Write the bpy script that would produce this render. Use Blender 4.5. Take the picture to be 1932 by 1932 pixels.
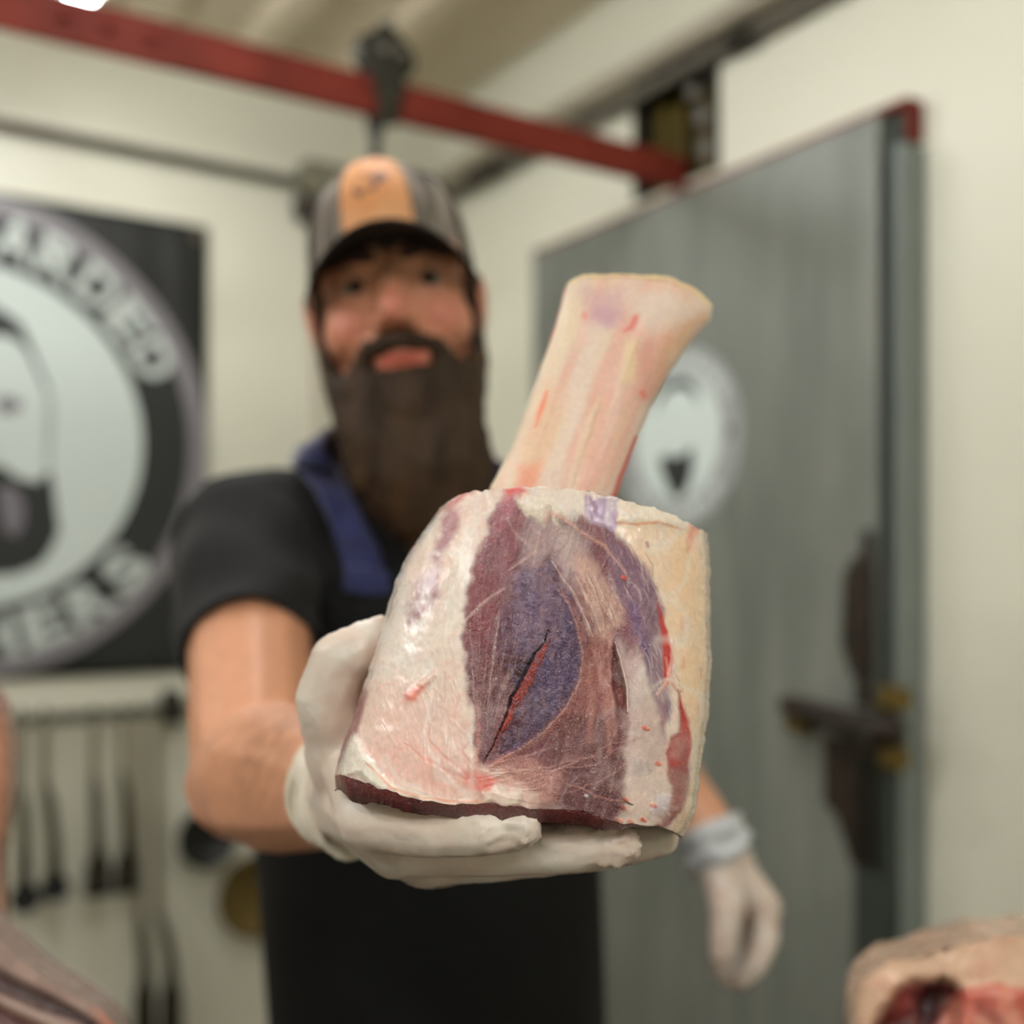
import bpy, bmesh, math, random
import numpy as np
from mathutils import Vector, Matrix

for o in list(bpy.data.objects): bpy.data.objects.remove(o)
scene = bpy.context.scene
COL = scene.collection
random.seed(7); RNG = np.random.RandomState(11)

# ------------------------------------------------------------------ camera
CAMZ, FPX, CX, HY = 1.45, 2173.0, 966.0, 1080.0     # lens height, focal length in pixels, centre column, horizon row
cam_d = bpy.data.cameras.new('camera'); cam = bpy.data.objects.new('camera', cam_d); COL.objects.link(cam)
cam.location = (0, 0, CAMZ); cam.rotation_euler = (math.pi/2, 0, 0)
cam_d.sensor_width = 36.0; cam_d.lens = FPX/1932*36; cam_d.shift_y = (HY-966)/1932
cam_d.clip_start = 0.02
cam_d.dof.use_dof = True; cam_d.dof.focus_distance = 0.497; cam_d.dof.aperture_fstop = 3.3
scene.camera = cam

# ------------------------------------------------------------------ world, exposure
w = bpy.data.worlds.new('world'); scene.world = w; w.use_nodes = True
w.node_tree.nodes['Background'].inputs[0].default_value = (0.9, 0.85, 0.75, 1)
w.node_tree.nodes['Background'].inputs[1].default_value = 0.05
vs = scene.view_settings
vs.view_transform = 'Standard'; vs.look = 'None'; vs.exposure = 0.0; vs.gamma = 1.0; vs.use_curve_mapping = False
scene.cycles.max_bounces = 4; scene.cycles.diffuse_bounces = 3; scene.cycles.glossy_bounces = 2; scene.cycles.transmission_bounces = 2
scene.cycles.use_light_tree = False
LAMP = 41.5                                  # radiance of the ceiling tubes' diffusers

# ------------------------------------------------------------------ helpers: colour, materials
def lin(c):
    out = []
    for v in c[:3]:
        v = v/255.0
        out.append(v/12.92 if v <= 0.04045 else ((v+0.055)/1.055)**2.4)
    return out
def mat(name, rgb, rough=0.5, metal=0.0, spec=0.5, var=0.0, vscale=8.0, rgb2=None, bump=0.0, bscale=60.0,
        stretch=None, emit=None, coat=0.0, attr=None, detail=4.0, sheen=0.0, sss=0.0):
    m = bpy.data.materials.new(name); m.use_nodes = True
    nt = m.node_tree; N = nt.nodes; L = nt.links
    b = N['Principled BSDF']
    b.inputs['Roughness'].default_value = rough; b.inputs['Metallic'].default_value = metal
    b.inputs['Specular IOR Level'].default_value = spec
    b.inputs['Coat Weight'].default_value = coat; b.inputs['Coat Roughness'].default_value = 0.25
    if sheen: b.inputs['Sheen Weight'].default_value = sheen
    if sss:
        b.inputs['Subsurface Weight'].default_value = sss
        b.inputs['Subsurface Radius'].default_value = (1.0, 0.5, 0.35); b.inputs['Subsurface Scale'].default_value = 0.0035
    c1 = lin(rgb)+[1]
    b.inputs['Base Color'].default_value = c1
    tc = N.new('ShaderNodeTexCoord'); mp = N.new('ShaderNodeMapping')
    L.new(tc.outputs['Object'], mp.inputs['Vector'])
    if stretch: mp.inputs['Scale'].default_value = stretch
    src = None
    if attr:
        a = N.new('ShaderNodeAttribute'); a.attribute_name = attr; src = a.outputs['Color']
    if var or rgb2:
        n = N.new('ShaderNodeTexNoise'); n.inputs['Scale'].default_value = vscale; n.inputs['Detail'].default_value = detail
        L.new(mp.outputs['Vector'], n.inputs['Vector'])
        rp = N.new('ShaderNodeValToRGB'); rp.color_ramp.elements[0].position = 0.32; rp.color_ramp.elements[1].position = 0.68
        L.new(n.outputs['Fac'], rp.inputs['Fac'])
        if attr:
            rp.color_ramp.elements[0].color = (1-var,)*3+(1,); rp.color_ramp.elements[1].color = (1+var,)*3+(1,)
            mx = N.new('ShaderNodeMix'); mx.data_type = 'RGBA'; mx.blend_type = 'MULTIPLY'; mx.inputs[0].default_value = 1
            L.new(src, mx.inputs[6]); L.new(rp.outputs['Color'], mx.inputs[7]); src = mx.outputs[2]
        else:
            c2 = lin(rgb2)+[1] if rgb2 else [x*(1-var) for x in c1[:3]]+[1]
            rp.color_ramp.elements[0].color = c2; rp.color_ramp.elements[1].color = c1
            src = rp.outputs['Color']
    if src is not None: L.new(src, b.inputs['Base Color'])
    if bump:
        n2 = N.new('ShaderNodeTexNoise'); n2.inputs['Scale'].default_value = bscale; n2.inputs['Detail'].default_value = 3
        L.new(mp.outputs['Vector'], n2.inputs['Vector'])
        bp = N.new('ShaderNodeBump'); bp.inputs['Strength'].default_value = bump; bp.inputs['Distance'].default_value = 0.002
        L.new(n2.outputs['Fac'], bp.inputs['Height']); L.new(bp.outputs['Normal'], b.inputs['Normal'])
    if emit:
        b.inputs['Emission Color'].default_value = lin(emit[0])+[1]; b.inputs['Emission Strength'].default_value = emit[1]
    return m

# ------------------------------------------------------------------ helpers: space
def P(px, py, Y): return np.array([(px-CX)/FPX*Y, Y, CAMZ+(HY-py)/FPX*Y])
CA, SA = 0.838, 0.5457                       # the room stands turned by 33 degrees to the lens
def RW(u, v, z): return np.array([CA*u-SA*v, SA*u+CA*v, CAMZ+z])
def on_back(px, py, v):
    k = (px-CX)/FPX; s = v*(CA*k+SA)/(CA-SA*k); Y = CA*v+SA*s
    return s, (HY-py)/FPX*Y
def on_right(px, py, u):
    k = (px-CX)/FPX; r = u*(CA-SA*k)/(SA+CA*k); Y = SA*u+CA*r
    return r, (HY-py)/FPX*Y

class G:
    """collects vertices (world space) and faces of one part"""
    def __init__(s, T=None): s.v = []; s.f = []; s.T = T or (lambda a, b, c: np.array([a, b, c], float))
    def pt(s, p): s.v.append(np.asarray(s.T(*p), float)); return len(s.v)-1
    def box(s, a0, a1, b0, b1, c0, c1):
        i = [s.pt(p) for p in [(a0,b0,c0),(a1,b0,c0),(a1,b1,c0),(a0,b1,c0),(a0,b0,c1),(a1,b0,c1),(a1,b1,c1),(a0,b1,c1)]]
        for q in [(3,2,1,0),(4,5,6,7),(0,1,5,4),(1,2,6,5),(2,3,7,6),(3,0,4,7)]: s.f.append([i[k] for k in q])
        return s
    def prism(s, pts, f0, f1):
        """outline pts mapped by f0 / f1 to two faces, walls between"""
        a = [s.pt(f0(*p)) for p in pts]; b = [s.pt(f1(*p)) for p in pts]; n = len(pts)
        s.f.append(a[::-1]); s.f.append(b)
        for i in range(n): s.f.append([a[i], a[(i+1) % n], b[(i+1) % n], b[i]])
        return s
    def tube(s, pts, rad, n=12, cap=True, flat=None):
        pts = [np.asarray(s.T(*p), float) for p in pts]; m = len(pts)
        if not hasattr(rad, '__len__'): rad = [rad]*m
        ref = np.array([0., 0., 1.]); rings = []
        for i in range(m):
            d = pts[min(i+1, m-1)]-pts[max(i-1, 0)]; d = d/(np.linalg.norm(d)+1e-12)
            r = ref if abs(d[2]) < 0.9 else np.array([1., 0., 0.])
            x = np.cross(d, r); x /= np.linalg.norm(x); y = np.cross(x, d)
            ring = []
            for k in range(n):
                a = 2*math.pi*k/n; fx = 1.0; fy = 1.0
                if flat: fx, fy = flat
                s.v.append(pts[i]+rad[i]*(fx*math.cos(a)*x+fy*math.sin(a)*y)); ring.append(len(s.v)-1)
            rings.append(ring)
        for i in range(m-1):
            for k in range(n): s.f.append([rings[i][k], rings[i][(k+1) % n], rings[i+1][(k+1) % n], rings[i+1][k]])
        if cap: s.f.append(rings[0][::-1]); s.f.append(rings[-1])
        return s
    def lathe(s, prof, c, ax, n=32):
        """profile (radius, height) turned about axis ax through c (world space)"""
        c = np.asarray(c, float); ax = np.asarray(ax, float); ax = ax/np.linalg.norm(ax)
        r = np.array([0, 0, 1.]) if abs(ax[2]) < 0.9 else np.array([1., 0, 0])
        x = np.cross(ax, r); x /= np.linalg.norm(x); y = np.cross(ax, x); rings = []
        for (rad, h) in prof:
            ring = []
            for k in range(n):
                a = 2*math.pi*k/n; s.v.append(c+ax*h+rad*(math.cos(a)*x+math.sin(a)*y)); ring.append(len(s.v)-1)
            rings.append(ring)
        for i in range(len(prof)-1):
            for k in range(n): s.f.append([rings[i][k], rings[i][(k+1) % n], rings[i+1][(k+1) % n], rings[i+1][k]])
        s.f.append(rings[0][::-1]); s.f.append(rings[-1]); return s
    def grid(s, A, closed=False):
        """A: (m, n, 3) world points"""
        m, n, _ = A.shape; o = len(s.v); s.v.extend(list(A.reshape(-1, 3)))
        for i in range(m-1):
            for j in range(n if closed else n-1):
                j2 = (j+1) % n; s.f.append([o+i*n+j, o+i*n+j2, o+(i+1)*n+j2, o+(i+1)*n+j])
        return s
    def ellipsoid(s, c, r, R=None, n=16):
        c = np.asarray(s.T(*c), float); R = np.eye(3) if R is None else R; A = np.zeros((n//2+1, n, 3))
        for i in range(n//2+1):
            th = math.pi*i/(n//2)
            th = min(max(th, 0.02), math.pi-0.02)
            for j in range(n):
                a = 2*math.pi*j/n
                A[i, j] = c+R@np.array([r[0]*math.sin(th)*math.cos(a), r[1]*math.sin(th)*math.sin(a), r[2]*math.cos(th)])
        o = len(s.v); s.grid(A, True); k = (n//2)*n
        s.f.append([o+j for j in range(n)][::-1]); s.f.append([o+k+j for j in range(n)]); return s

ORG = {}
def link(name, me, parent, origin):
    o = bpy.data.objects.new(name, me); COL.objects.link(o)
    if parent is not None:
        o.parent = parent; o.location = Vector(origin)-Vector(ORG[parent.name])
    else: o.location = Vector(origin)
    ORG[o.name] = tuple(origin); return o
def thing(name, label, cat, base, group=None):
    o = link(name, None, None, tuple(base)); o['label'] = label; o['category'] = cat
    if group: o['group'] = group
    return o
def tag(o, label, cat, group=None):
    o['label'] = label; o['category'] = cat
    if group: o['group'] = group
    return o
def mesh_from(name, V, F, m, parent=None, smooth=False, bevel=0.0, label=None, kind=None, cols=None, fix=True, vbase=None):
    V = np.asarray(V, float); lo = V.min(0); hi = V.max(0)
    org = np.array([(lo[0]+hi[0])/2, (lo[1]+hi[1])/2, lo[2]]) if vbase is None else np.asarray(vbase)
    me = bpy.data.meshes.new(name); me.from_pydata((V-org).tolist(), [], F if isinstance(F, list) else F.tolist())
    if fix:
        bm = bmesh.new(); bm.from_mesh(me); bmesh.ops.recalc_face_normals(bm, faces=bm.faces); bm.to_mesh(me); bm.free()
    if smooth: me.polygons.foreach_set('use_smooth', [True]*len(me.polygons))
    if cols is not None:
        at = me.color_attributes.new('Col', 'FLOAT_COLOR', 'POINT')
        at.data.foreach_set('color', (cols if cols.shape[1] == 4 else np.concatenate([cols, np.zeros((len(cols), 1))], 1)).astype(np.float32).ravel())
    me.materials.append(m); me.update()
    o = link(name, me, parent, org)
    if bevel:
        b = o.modifiers.new('bevel', 'BEVEL'); b.width = bevel; b.segments = 2; b.limit_method = 'ANGLE'; b.angle_limit = math.radians(50)
    if label: o['label'] = label
    if kind: o['kind'] = kind
    return o
def part(name, g, m, parent=None, **k): return mesh_from(name, g.v, g.f, m, parent, **k)

# organic volumes: overlapping hulls fused by a voxel remesh into ONE continuous surface
def rotm(rx=0, ry=0, rz=0): return np.array((Matrix.Rotation(rz, 3, 'Z') @ Matrix.Rotation(ry, 3, 'Y') @ Matrix.Rotation(rx, 3, 'X')))
class Blob:
    def __init__(s): s.v = []; s.f = []
    def hull(s, *ells):
        t = bmesh.new(); src = bmesh.new(); bmesh.ops.create_icosphere(src, subdivisions=2, radius=1.0)
        unit = np.array([v.co[:] for v in src.verts]); src.free()
        for (c, r, *R) in ells:
            if not hasattr(r, '__len__'): r = (r, r, r)
            M3 = np.array(R[0]) if R else np.eye(3)
            for p in (unit*np.array(r))@M3.T+np.asarray(c, float): t.verts.new(p)
        bmesh.ops.convex_hull(t, input=list(t.verts))
        bmesh.ops.delete(t, geom=[v for v in t.verts if not v.link_faces], context='VERTS')
        bmesh.ops.recalc_face_normals(t, faces=list(t.faces)); t.verts.index_update(); o = len(s.v)
        s.v += [v.co[:] for v in t.verts]; s.f += [[v.index+o for v in f.verts] for f in t.faces]; t.free()
        return s
    def chain(s, pts, rad):
        for i in range(len(pts)-1): s.hull((pts[i], rad[i]), (pts[i+1], rad[i+1]))
        return s
    def mesh(s, voxel, smooth=6, disp=None):
        me = bpy.data.meshes.new('tmp'); me.from_pydata(s.v, [], s.f)
        o = bpy.data.objects.new('tmp', me); COL.objects.link(o)
        r = o.modifiers.new('r', 'REMESH'); r.mode = 'VOXEL'; r.voxel_size = voxel; r.adaptivity = 0
        if smooth:
            q = o.modifiers.new('s', 'SMOOTH'); q.factor = 0.5; q.iterations = smooth
        dg = bpy.context.evaluated_depsgraph_get(); e = o.evaluated_get(dg).to_mesh()
        V = np.zeros(len(e.vertices)*3); e.vertices.foreach_get('co', V); V = V.reshape(-1, 3)
        NRM = np.zeros(len(e.vertices)*3); e.vertices.foreach_get('normal', NRM); NRM = NRM.reshape(-1, 3)
        F = [list(p.vertices) for p in e.polygons]
        o.evaluated_get(dg).to_mesh_clear(); bpy.data.objects.remove(o); bpy.data.meshes.remove(me)
        if disp is not None: V = V+NRM*disp(V, NRM)[:, None]
        return V, F
def blob_part(name, b, m, parent=None, voxel=0.004, smooth=6, paint=None, disp=None, **k):
    V, F = b.mesh(voxel, smooth, disp)
    return mesh_from(name, V, F, m, parent, smooth=True, fix=False, cols=paint(V) if paint else None, **k)

# numpy noise and painting on surfaces
TAB = RNG.rand(256, 256)
def vnoise(x, y):
    xi = np.floor(x).astype(int); yi = np.floor(y).astype(int); fx = x-xi; fy = y-yi
    fx = fx*fx*(3-2*fx); fy = fy*fy*(3-2*fy)
    g = lambda a, b: TAB[a % 256, b % 256]
    return (g(xi, yi)*(1-fx)+g(xi+1, yi)*fx)*(1-fy)+(g(xi, yi+1)*(1-fx)+g(xi+1, yi+1)*fx)*fy
def fbm(x, y, o=4):
    t = 0; a = 0.5; n = 0
    for k in range(o): t = t+a*vnoise(x*2**k+17*k, y*2**k+31*k); n += a; a *= 0.5
    return t/n-0.5
def seg_d(x, y, a, b):
    dx, dy = b[0]-a[0], b[1]-a[1]; L2 = dx*dx+dy*dy+1e-9
    t = np.clip(((x-a[0])*dx+(y-a[1])*dy)/L2, 0, 1)
    return np.hypot(x-a[0]-t*dx, y-a[1]-t*dy), t
def smooth01(t): t = np.clip(t, 0, 1); return t*t*(3-2*t)
class Paint:
    """albedo and relief authored on a surface chart (x, y)"""
    def __init__(s, x, y, base):
        s.x = x.ravel(); s.y = y.ravel(); s.c = np.tile(np.array(lin(base)), (s.x.size, 1)); s.h = np.zeros(s.x.size); s.k = np.zeros(s.x.size)
        s.wx = fbm(s.x/28, s.y/28, 4); s.wy = fbm(s.x/28+90, s.y/28+40, 4)
    def mix(s, idx, a, rgb): s.c[idx] = s.c[idx]*(1-a[:, None])+np.array(lin(rgb))*a[:, None]
    def poly(s, pts, rgb, soft=6, alpha=1.0, warp=22, h=0.0, mott=0.0, msc=12, k=None):
        p = np.array(pts, float); pad = soft*2+warp
        m = (s.x > p[:, 0].min()-pad) & (s.x < p[:, 0].max()+pad) & (s.y > p[:, 1].min()-pad) & (s.y < p[:, 1].max()+pad)
        idx = np.nonzero(m)[0]
        if not len(idx): return
        x = s.x[idx]+warp*s.wx[idx]; y = s.y[idx]+warp*s.wy[idx]
        d = np.full(len(idx), 1e9); ins = np.zeros(len(idx), bool); n = len(p)
        for i in range(n):
            a, b = p[i], p[(i+1) % n]; dd, _ = seg_d(x, y, a, b); d = np.minimum(d, dd)
            c = ((a[1] > y) != (b[1] > y)) & (x < (b[0]-a[0])*(y-a[1])/((b[1]-a[1]) or 1e-9)+a[0]); ins ^= c
        sd = np.where(ins, d, -d); a = smooth01(sd/(2*soft)+0.5)
        s.h[idx] += h*smooth01(sd/(3*soft)+0.4)
        if k is not None: s.k[idx] = s.k[idx]*(1-a)+k*a
        a = a*alpha
        if mott: a = a*np.clip(1-mott+2*mott*(fbm(s.x[idx]/msc+5, s.y[idx]/msc+9, 3)+0.5), 0, 1)
        s.mix(idx, a, rgb)
    def stroke(s, pts, wd, rgb, alpha=1.0, h=0.0, warp=6, soft=0.6):
        p = np.array(pts, float)
        if not hasattr(wd, '__len__'): wd = [wd]*len(p)
        pad = max(wd)+warp+2
        m = (s.x > p[:, 0].min()-pad) & (s.x < p[:, 0].max()+pad) & (s.y > p[:, 1].min()-pad) & (s.y < p[:, 1].max()+pad)
        idx = np.nonzero(m)[0]
        if not len(idx): return
        x = s.x[idx]+warp*s.wx[idx]; y = s.y[idx]+warp*s.wy[idx]; a = np.zeros(len(idx))
        for i in range(len(p)-1):
            d, t = seg_d(x, y, p[i], p[i+1]); ww = wd[i]*(1-t)+wd[i+1]*t+1e-6
            a = np.maximum(a, 1-smooth01((d/ww-(1-soft))/(2*soft)))
        s.h[idx] += h*a; s.mix(idx, a*alpha, rgb)
def coons(top, bottom, left, right, nx, ny, sx=None):
    def res(p, n):
        p = np.array(p, float); d = np.r_[0, np.cumsum(np.hypot(*np.diff(p, axis=0).T))]; d /= d[-1]
        # Catmull-like smoothing by dense linear then box blur
        q = np.linspace(0, 1, 400); a = np.stack([np.interp(q, d, p[:, 0]), np.interp(q, d, p[:, 1])], 1)
        for _ in range(2):
            b = a.copy(); k = 9
            for i in range(-k, k+1):
                pass
            ker = np.ones(2*k+1)/(2*k+1)
            pad = np.r_[np.repeat(a[:1], k, 0), a, np.repeat(a[-1:], k, 0)]
            a = np.stack([np.convolve(pad[:, j], ker, 'valid') for j in (0, 1)], 1); a[0] = p[0]; a[-1] = p[-1]
        t = n if hasattr(n, '__len__') else np.linspace(0, 1, n)
        return np.stack([np.interp(t, q, a[:, 0]), np.interp(t, q, a[:, 1])], 1)
    s = np.linspace(0, 1, nx) if sx is None else sx; t = np.linspace(0, 1, ny)
    T, B, Lf, R = res(top, s), res(bottom, s), res(left, t), res(right, t)
    S, TT = np.meshgrid(s, t); S = S[..., None]; TT = TT[..., None]
    X = (1-TT)*T[None]+TT*B[None]+(1-S)*Lf[:, None]+S*R[:, None] \
        -((1-S)*(1-TT)*T[0]+S*(1-TT)*T[-1]+(1-S)*TT*B[0]+S*TT*B[-1])
    return X[..., 0], X[..., 1], S[..., 0], TT[..., 0]
def to3(px, py, Y): return np.stack([(px-CX)/FPX*Y, Y, CAMZ+(HY-py)/FPX*Y], -1)
def gridfaces(m, n, o=0):
    i = np.arange(m-1)[:, None]*n+np.arange(n-1)[None]; i = i.ravel()+o
    return np.stack([i, i+n, i+n+1, i+1], 1)

# ------------------------------------------------------------------ materials
M = {}
M['wall'] = mat('cream wall panel', (231, 229, 209), 0.42, var=0.05, vscale=1.6, bump=0.05, bscale=70)
M['ceil'] = mat('ribbed ceiling sheet', (226, 212, 184), 0.5, var=0.06, vscale=2)
M['floor'] = mat('sealed concrete', (96, 78, 52), 0.5, var=0.2, vscale=4, bump=0.1, bscale=40)
M['door'] = mat('brushed steel door', (132, 134, 126), 0.45, metal=0.12, rgb2=(110, 114, 106), vscale=3.0, bump=0.06, bscale=90, stretch=(6, 6, 1))
M['gal'] = mat('galvanised strip', (128, 136, 132), 0.45, metal=0.15, var=0.12, vscale=6)
M['gasket'] = mat('dark rubber gasket', (48, 56, 47), 0.7, var=0.2, vscale=10)
M['redox'] = mat('red oxide painted steel', (122, 46, 32), 0.65, spec=0.2, rgb2=(98, 34, 24), vscale=9, bump=0.1, bscale=120)
M['blacksteel'] = mat('blackened steel', (30, 29, 23), 0.6, spec=0.25, rgb2=(48, 45, 32), vscale=30)
M['galpipe'] = mat('grey conduit', (128, 122, 112), 0.45, metal=0.35, var=0.12, vscale=9)
M['lightpipe'] = mat('pale conduit', (206, 196, 178), 0.5, metal=0.2, var=0.1, vscale=9)
M['brown'] = mat('browned iron latch', (52, 38, 27), 0.55, metal=0.3, rgb2=(32, 25, 18), vscale=25)
M['brass'] = mat('tarnished brass', (122, 100, 34), 0.5, metal=0.4, rgb2=(84, 68, 26), vscale=40)
M['amber'] = mat('yellowed plastic curtain', (92, 78, 34), 0.3, var=0.3, vscale=14)
M['boxgrey'] = mat('grey electrical box', (128, 124, 104), 0.5, var=0.1)
M['vinylblack'] = mat('black banner vinyl', (30, 32, 31), 0.42, var=0.2, vscale=3, bump=0.3, bscale=6)
M['ringgrey'] = mat('grey banner print', (132, 128, 131), 0.45, var=0.06, vscale=8)
M['printwhite'] = mat('white banner print', (212, 222, 216), 0.45)
M['letter'] = mat('pale grey lettering', (206, 214, 208), 0.45, var=0.08, vscale=20)
M['printdark'] = mat('near black print', (34, 36, 34), 0.5)
M['printmid'] = mat('mid grey print', (118, 114, 120), 0.5)
M['printsoft'] = mat('soft grey print', (168, 172, 172), 0.5)
M['decalgrey'] = mat('grey decal ring', (158, 160, 158), 0.45)
M['decalwhite'] = mat('white decal', (214, 224, 218), 0.4)
M['steel'] = mat('stainless steel', (168, 160, 140), 0.32, metal=0.7, var=0.1)
M['toolgrey'] = mat('dull tool shank', (70, 66, 46), 0.5, metal=0.2, var=0.15, vscale=20)
M['toolblack'] = mat('black nylon', (20, 19, 14), 0.5)
M['iron'] = mat('seasoned cast iron', (26, 26, 22), 0.45, metal=0.2, var=0.2, vscale=30)
M['gold'] = mat('yellow brown rim', (112, 92, 42), 0.45, metal=0.3, var=0.2, vscale=20)
M['board'] = mat('dark rubber cutting mat', (62, 56, 48), 0.6, var=0.08, vscale=6)
M['lamp'] = mat('lamp diffuser', (255, 255, 255), 0.5, emit=((251, 252, 253), LAMP))
M['lamphouse'] = mat('white lamp housing', (220, 218, 210), 0.5)
M['skin'] = mat('skin', (205, 150, 115), 0.48, attr='Col', var=0.06, vscale=90, bump=0.15, bscale=220, sss=0.0)
M['beard'] = mat('dark brown hair', (70, 50, 31), 0.62, rgb2=(40, 28, 17), vscale=70, stretch=(1, 1, 0.12), bump=0.9, bscale=160, spec=0.25)
M['shirt'] = mat('charcoal cotton', (33, 33, 33), 0.85, var=0.15, vscale=12, bump=0.3, bscale=14, spec=0.2, sheen=0.05)
M['apron'] = mat('black apron canvas', (17, 18, 18), 0.75, var=0.2, vscale=16, bump=0.25, bscale=90, spec=0.25)
M['strap'] = mat('navy blue strap', (38, 46, 100), 0.7, rgb2=(24, 30, 72), vscale=24, spec=0.3, sheen=0.6)
M['trouser'] = mat('dark trousers', (30, 32, 38), 0.8, var=0.2, vscale=10)
M['boot'] = mat('black rubber boot', (22, 21, 20), 0.45)
M['glove'] = mat('white nitrile glove', (224, 216, 204), 0.36, attr='Col', var=0.03, vscale=60, bump=0.35, bscale=95, sss=0.0)
M['capdark'] = mat('black brim', (16, 15, 12), 0.7, spec=0.25)
M['camo'] = mat('grey brown camouflage twill', (158, 148, 138), 0.8, rgb2=(66, 60, 52), vscale=30, stretch=(1.6, 1.6, 0.35), spec=0.2, detail=2)
M['patch'] = mat('tan leather patch', (226, 172, 124), 0.6, rgb2=(212, 140, 80), vscale=18)
M['patchmark'] = mat('branded mark', (110, 72, 58), 0.6)
M['eyewhite'] = mat('eye white', (150, 128, 112), 0.3)
M['iris'] = mat('dark iris', (38, 30, 26), 0.15)
M['brow'] = mat('dark eyebrow hair', (52, 34, 24), 0.7, bump=0.5, bscale=300)

# wet meat shader: authored albedo, fine fibres and creases as bump
def meat_mat(name, rough, bump, vor, coat):
    m = mat(name, (200, 150, 130), rough, attr='Col', var=0.06, vscale=420, coat=coat, sss=0.3)
    nt = m.node_tree; N = nt.nodes; L = nt.links; b = N['Principled BSDF']
    tc = N.new('ShaderNodeTexCoord')
    n1 = N.new('ShaderNodeTexNoise'); n1.inputs['Scale'].default_value = 650; n1.inputs['Detail'].default_value = 4
    mp = N.new('ShaderNodeMapping'); mp.inputs['Scale'].default_value = (1, 1, 0.35); mp.inputs['Rotation'].default_value = (0, 0.25, 0)
    L.new(tc.outputs['Object'], mp.inputs[0]); L.new(mp.outputs[0], n1.inputs['Vector'])
    v1 = N.new('ShaderNodeTexVoronoi'); v1.feature = 'DISTANCE_TO_EDGE'; v1.inputs['Scale'].default_value = 330
    nw = N.new('ShaderNodeTexNoise'); nw.inputs['Scale'].default_value = 260
    L.new(tc.outputs['Object'], nw.inputs['Vector'])
    ad = N.new('ShaderNodeMix'); ad.data_type = 'VECTOR'; ad.inputs[0].default_value = 0.02
    L.new(tc.outputs['Object'], ad.inputs[4]); L.new(nw.outputs['Color'], ad.inputs[5]); L.new(ad.outputs[1], v1.inputs['Vector'])
    at = N.new('ShaderNodeAttribute'); at.attribute_name = 'Col'
    vm = N.new('ShaderNodeMath'); vm.operation = 'MULTIPLY'; L.new(v1.outputs['Distance'], vm.inputs[0]); L.new(at.outputs['Alpha'], vm.inputs[1])
    ma = N.new('ShaderNodeMapRange'); ma.inputs[3].default_value = .14; ma.inputs[4].default_value = 1.0; L.new(at.outputs['Alpha'], ma.inputs[0])
    nm = N.new('ShaderNodeMath'); nm.operation = 'MULTIPLY'; L.new(n1.outputs['Fac'], nm.inputs[0]); L.new(ma.outputs[0], nm.inputs[1])
    mm = N.new('ShaderNodeMath'); mm.operation = 'MULTIPLY_ADD'; mm.inputs[1].default_value = vor
    L.new(vm.outputs[0], mm.inputs[0]); L.new(nm.outputs[0], mm.inputs[2])
    bp = N.new('ShaderNodeBump'); bp.inputs['Strength'].default_value = bump; bp.inputs['Distance'].default_value = 0.0008
    L.new(mm.outputs[0], bp.inputs['Height']); L.new(bp.outputs['Normal'], b.inputs['Normal'])
    nf = N.new('ShaderNodeTexNoise'); nf.inputs['Scale'].default_value = 1100; nf.inputs['Detail'].default_value = 2; L.new(tc.outputs['Object'], nf.inputs['Vector'])
    b2 = N.new('ShaderNodeBump'); b2.inputs['Strength'].default_value = 0.9; b2.inputs['Distance'].default_value = 0.0011
    L.new(nf.outputs['Fac'], b2.inputs['Height']); L.new(bp.outputs['Normal'], b2.inputs['Normal']); L.new(b2.outputs['Normal'], b.inputs['Coat Normal']); b.inputs['Coat Roughness'].default_value = 0.12
    n3 = N.new('ShaderNodeTexNoise'); n3.inputs['Scale'].default_value = 120; L.new(tc.outputs['Object'], n3.inputs['Vector'])
    mr = N.new('ShaderNodeMapRange'); mr.inputs[3].default_value = rough-0.14; mr.inputs[4].default_value = rough+0.14
    L.new(n3.outputs['Fac'], mr.inputs[0]); L.new(mr.outputs[0], b.inputs['Roughness'])
    return m
M['meat'] = meat_mat('wet raw meat', 0.28, 0.95, 2.2, 1.0)
M['bone'] = meat_mat('fresh bone', 0.42, 0.12, 0.0, 0.1)

# ================================================================== THE ROOM
U, V, ZC, ZF = 1.5, 2.64, 1.22, -CAMZ
U0, V0 = -3.0, -2.6
def struct(o): o['kind'] = 'structure'; return o
struct(part('floor', G(RW).box(U0-.1, U+.1, V0-.1, V+.1, ZF-.08, ZF), M['floor']))
ceil = struct(part('ceiling', G(RW).box(U0-.1, U+.1, V0-.1, V+.1, ZC, ZC+.06), M['ceil']))
rib_me = None
k = 0; uu = U-0.30
while uu > U0+.1:
    g = G(RW); a = 0.055; b = 0.028; d = 0.03
    g.prism([(uu-a, ZC), (uu-b, ZC-d), (uu+b, ZC-d), (uu+a, ZC)], lambda p, q: (p, V0, q), lambda p, q: (p, V, q))
    r_ = part('rib', g, M['ceil'], ceil); uu -= 0.2465
struct(part('wall_back', G(RW).box(U0, U, V, V+.1, ZF, ZC), M['wall']))
struct(part('wall_left', G(RW).box(U0-.1, U0, V0, V+.1, ZF, ZC), M['wall']))
struct(part('wall_front', G(RW).box(U0, U, V0-.1, V0, ZF, ZC), M['wall']))
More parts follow.
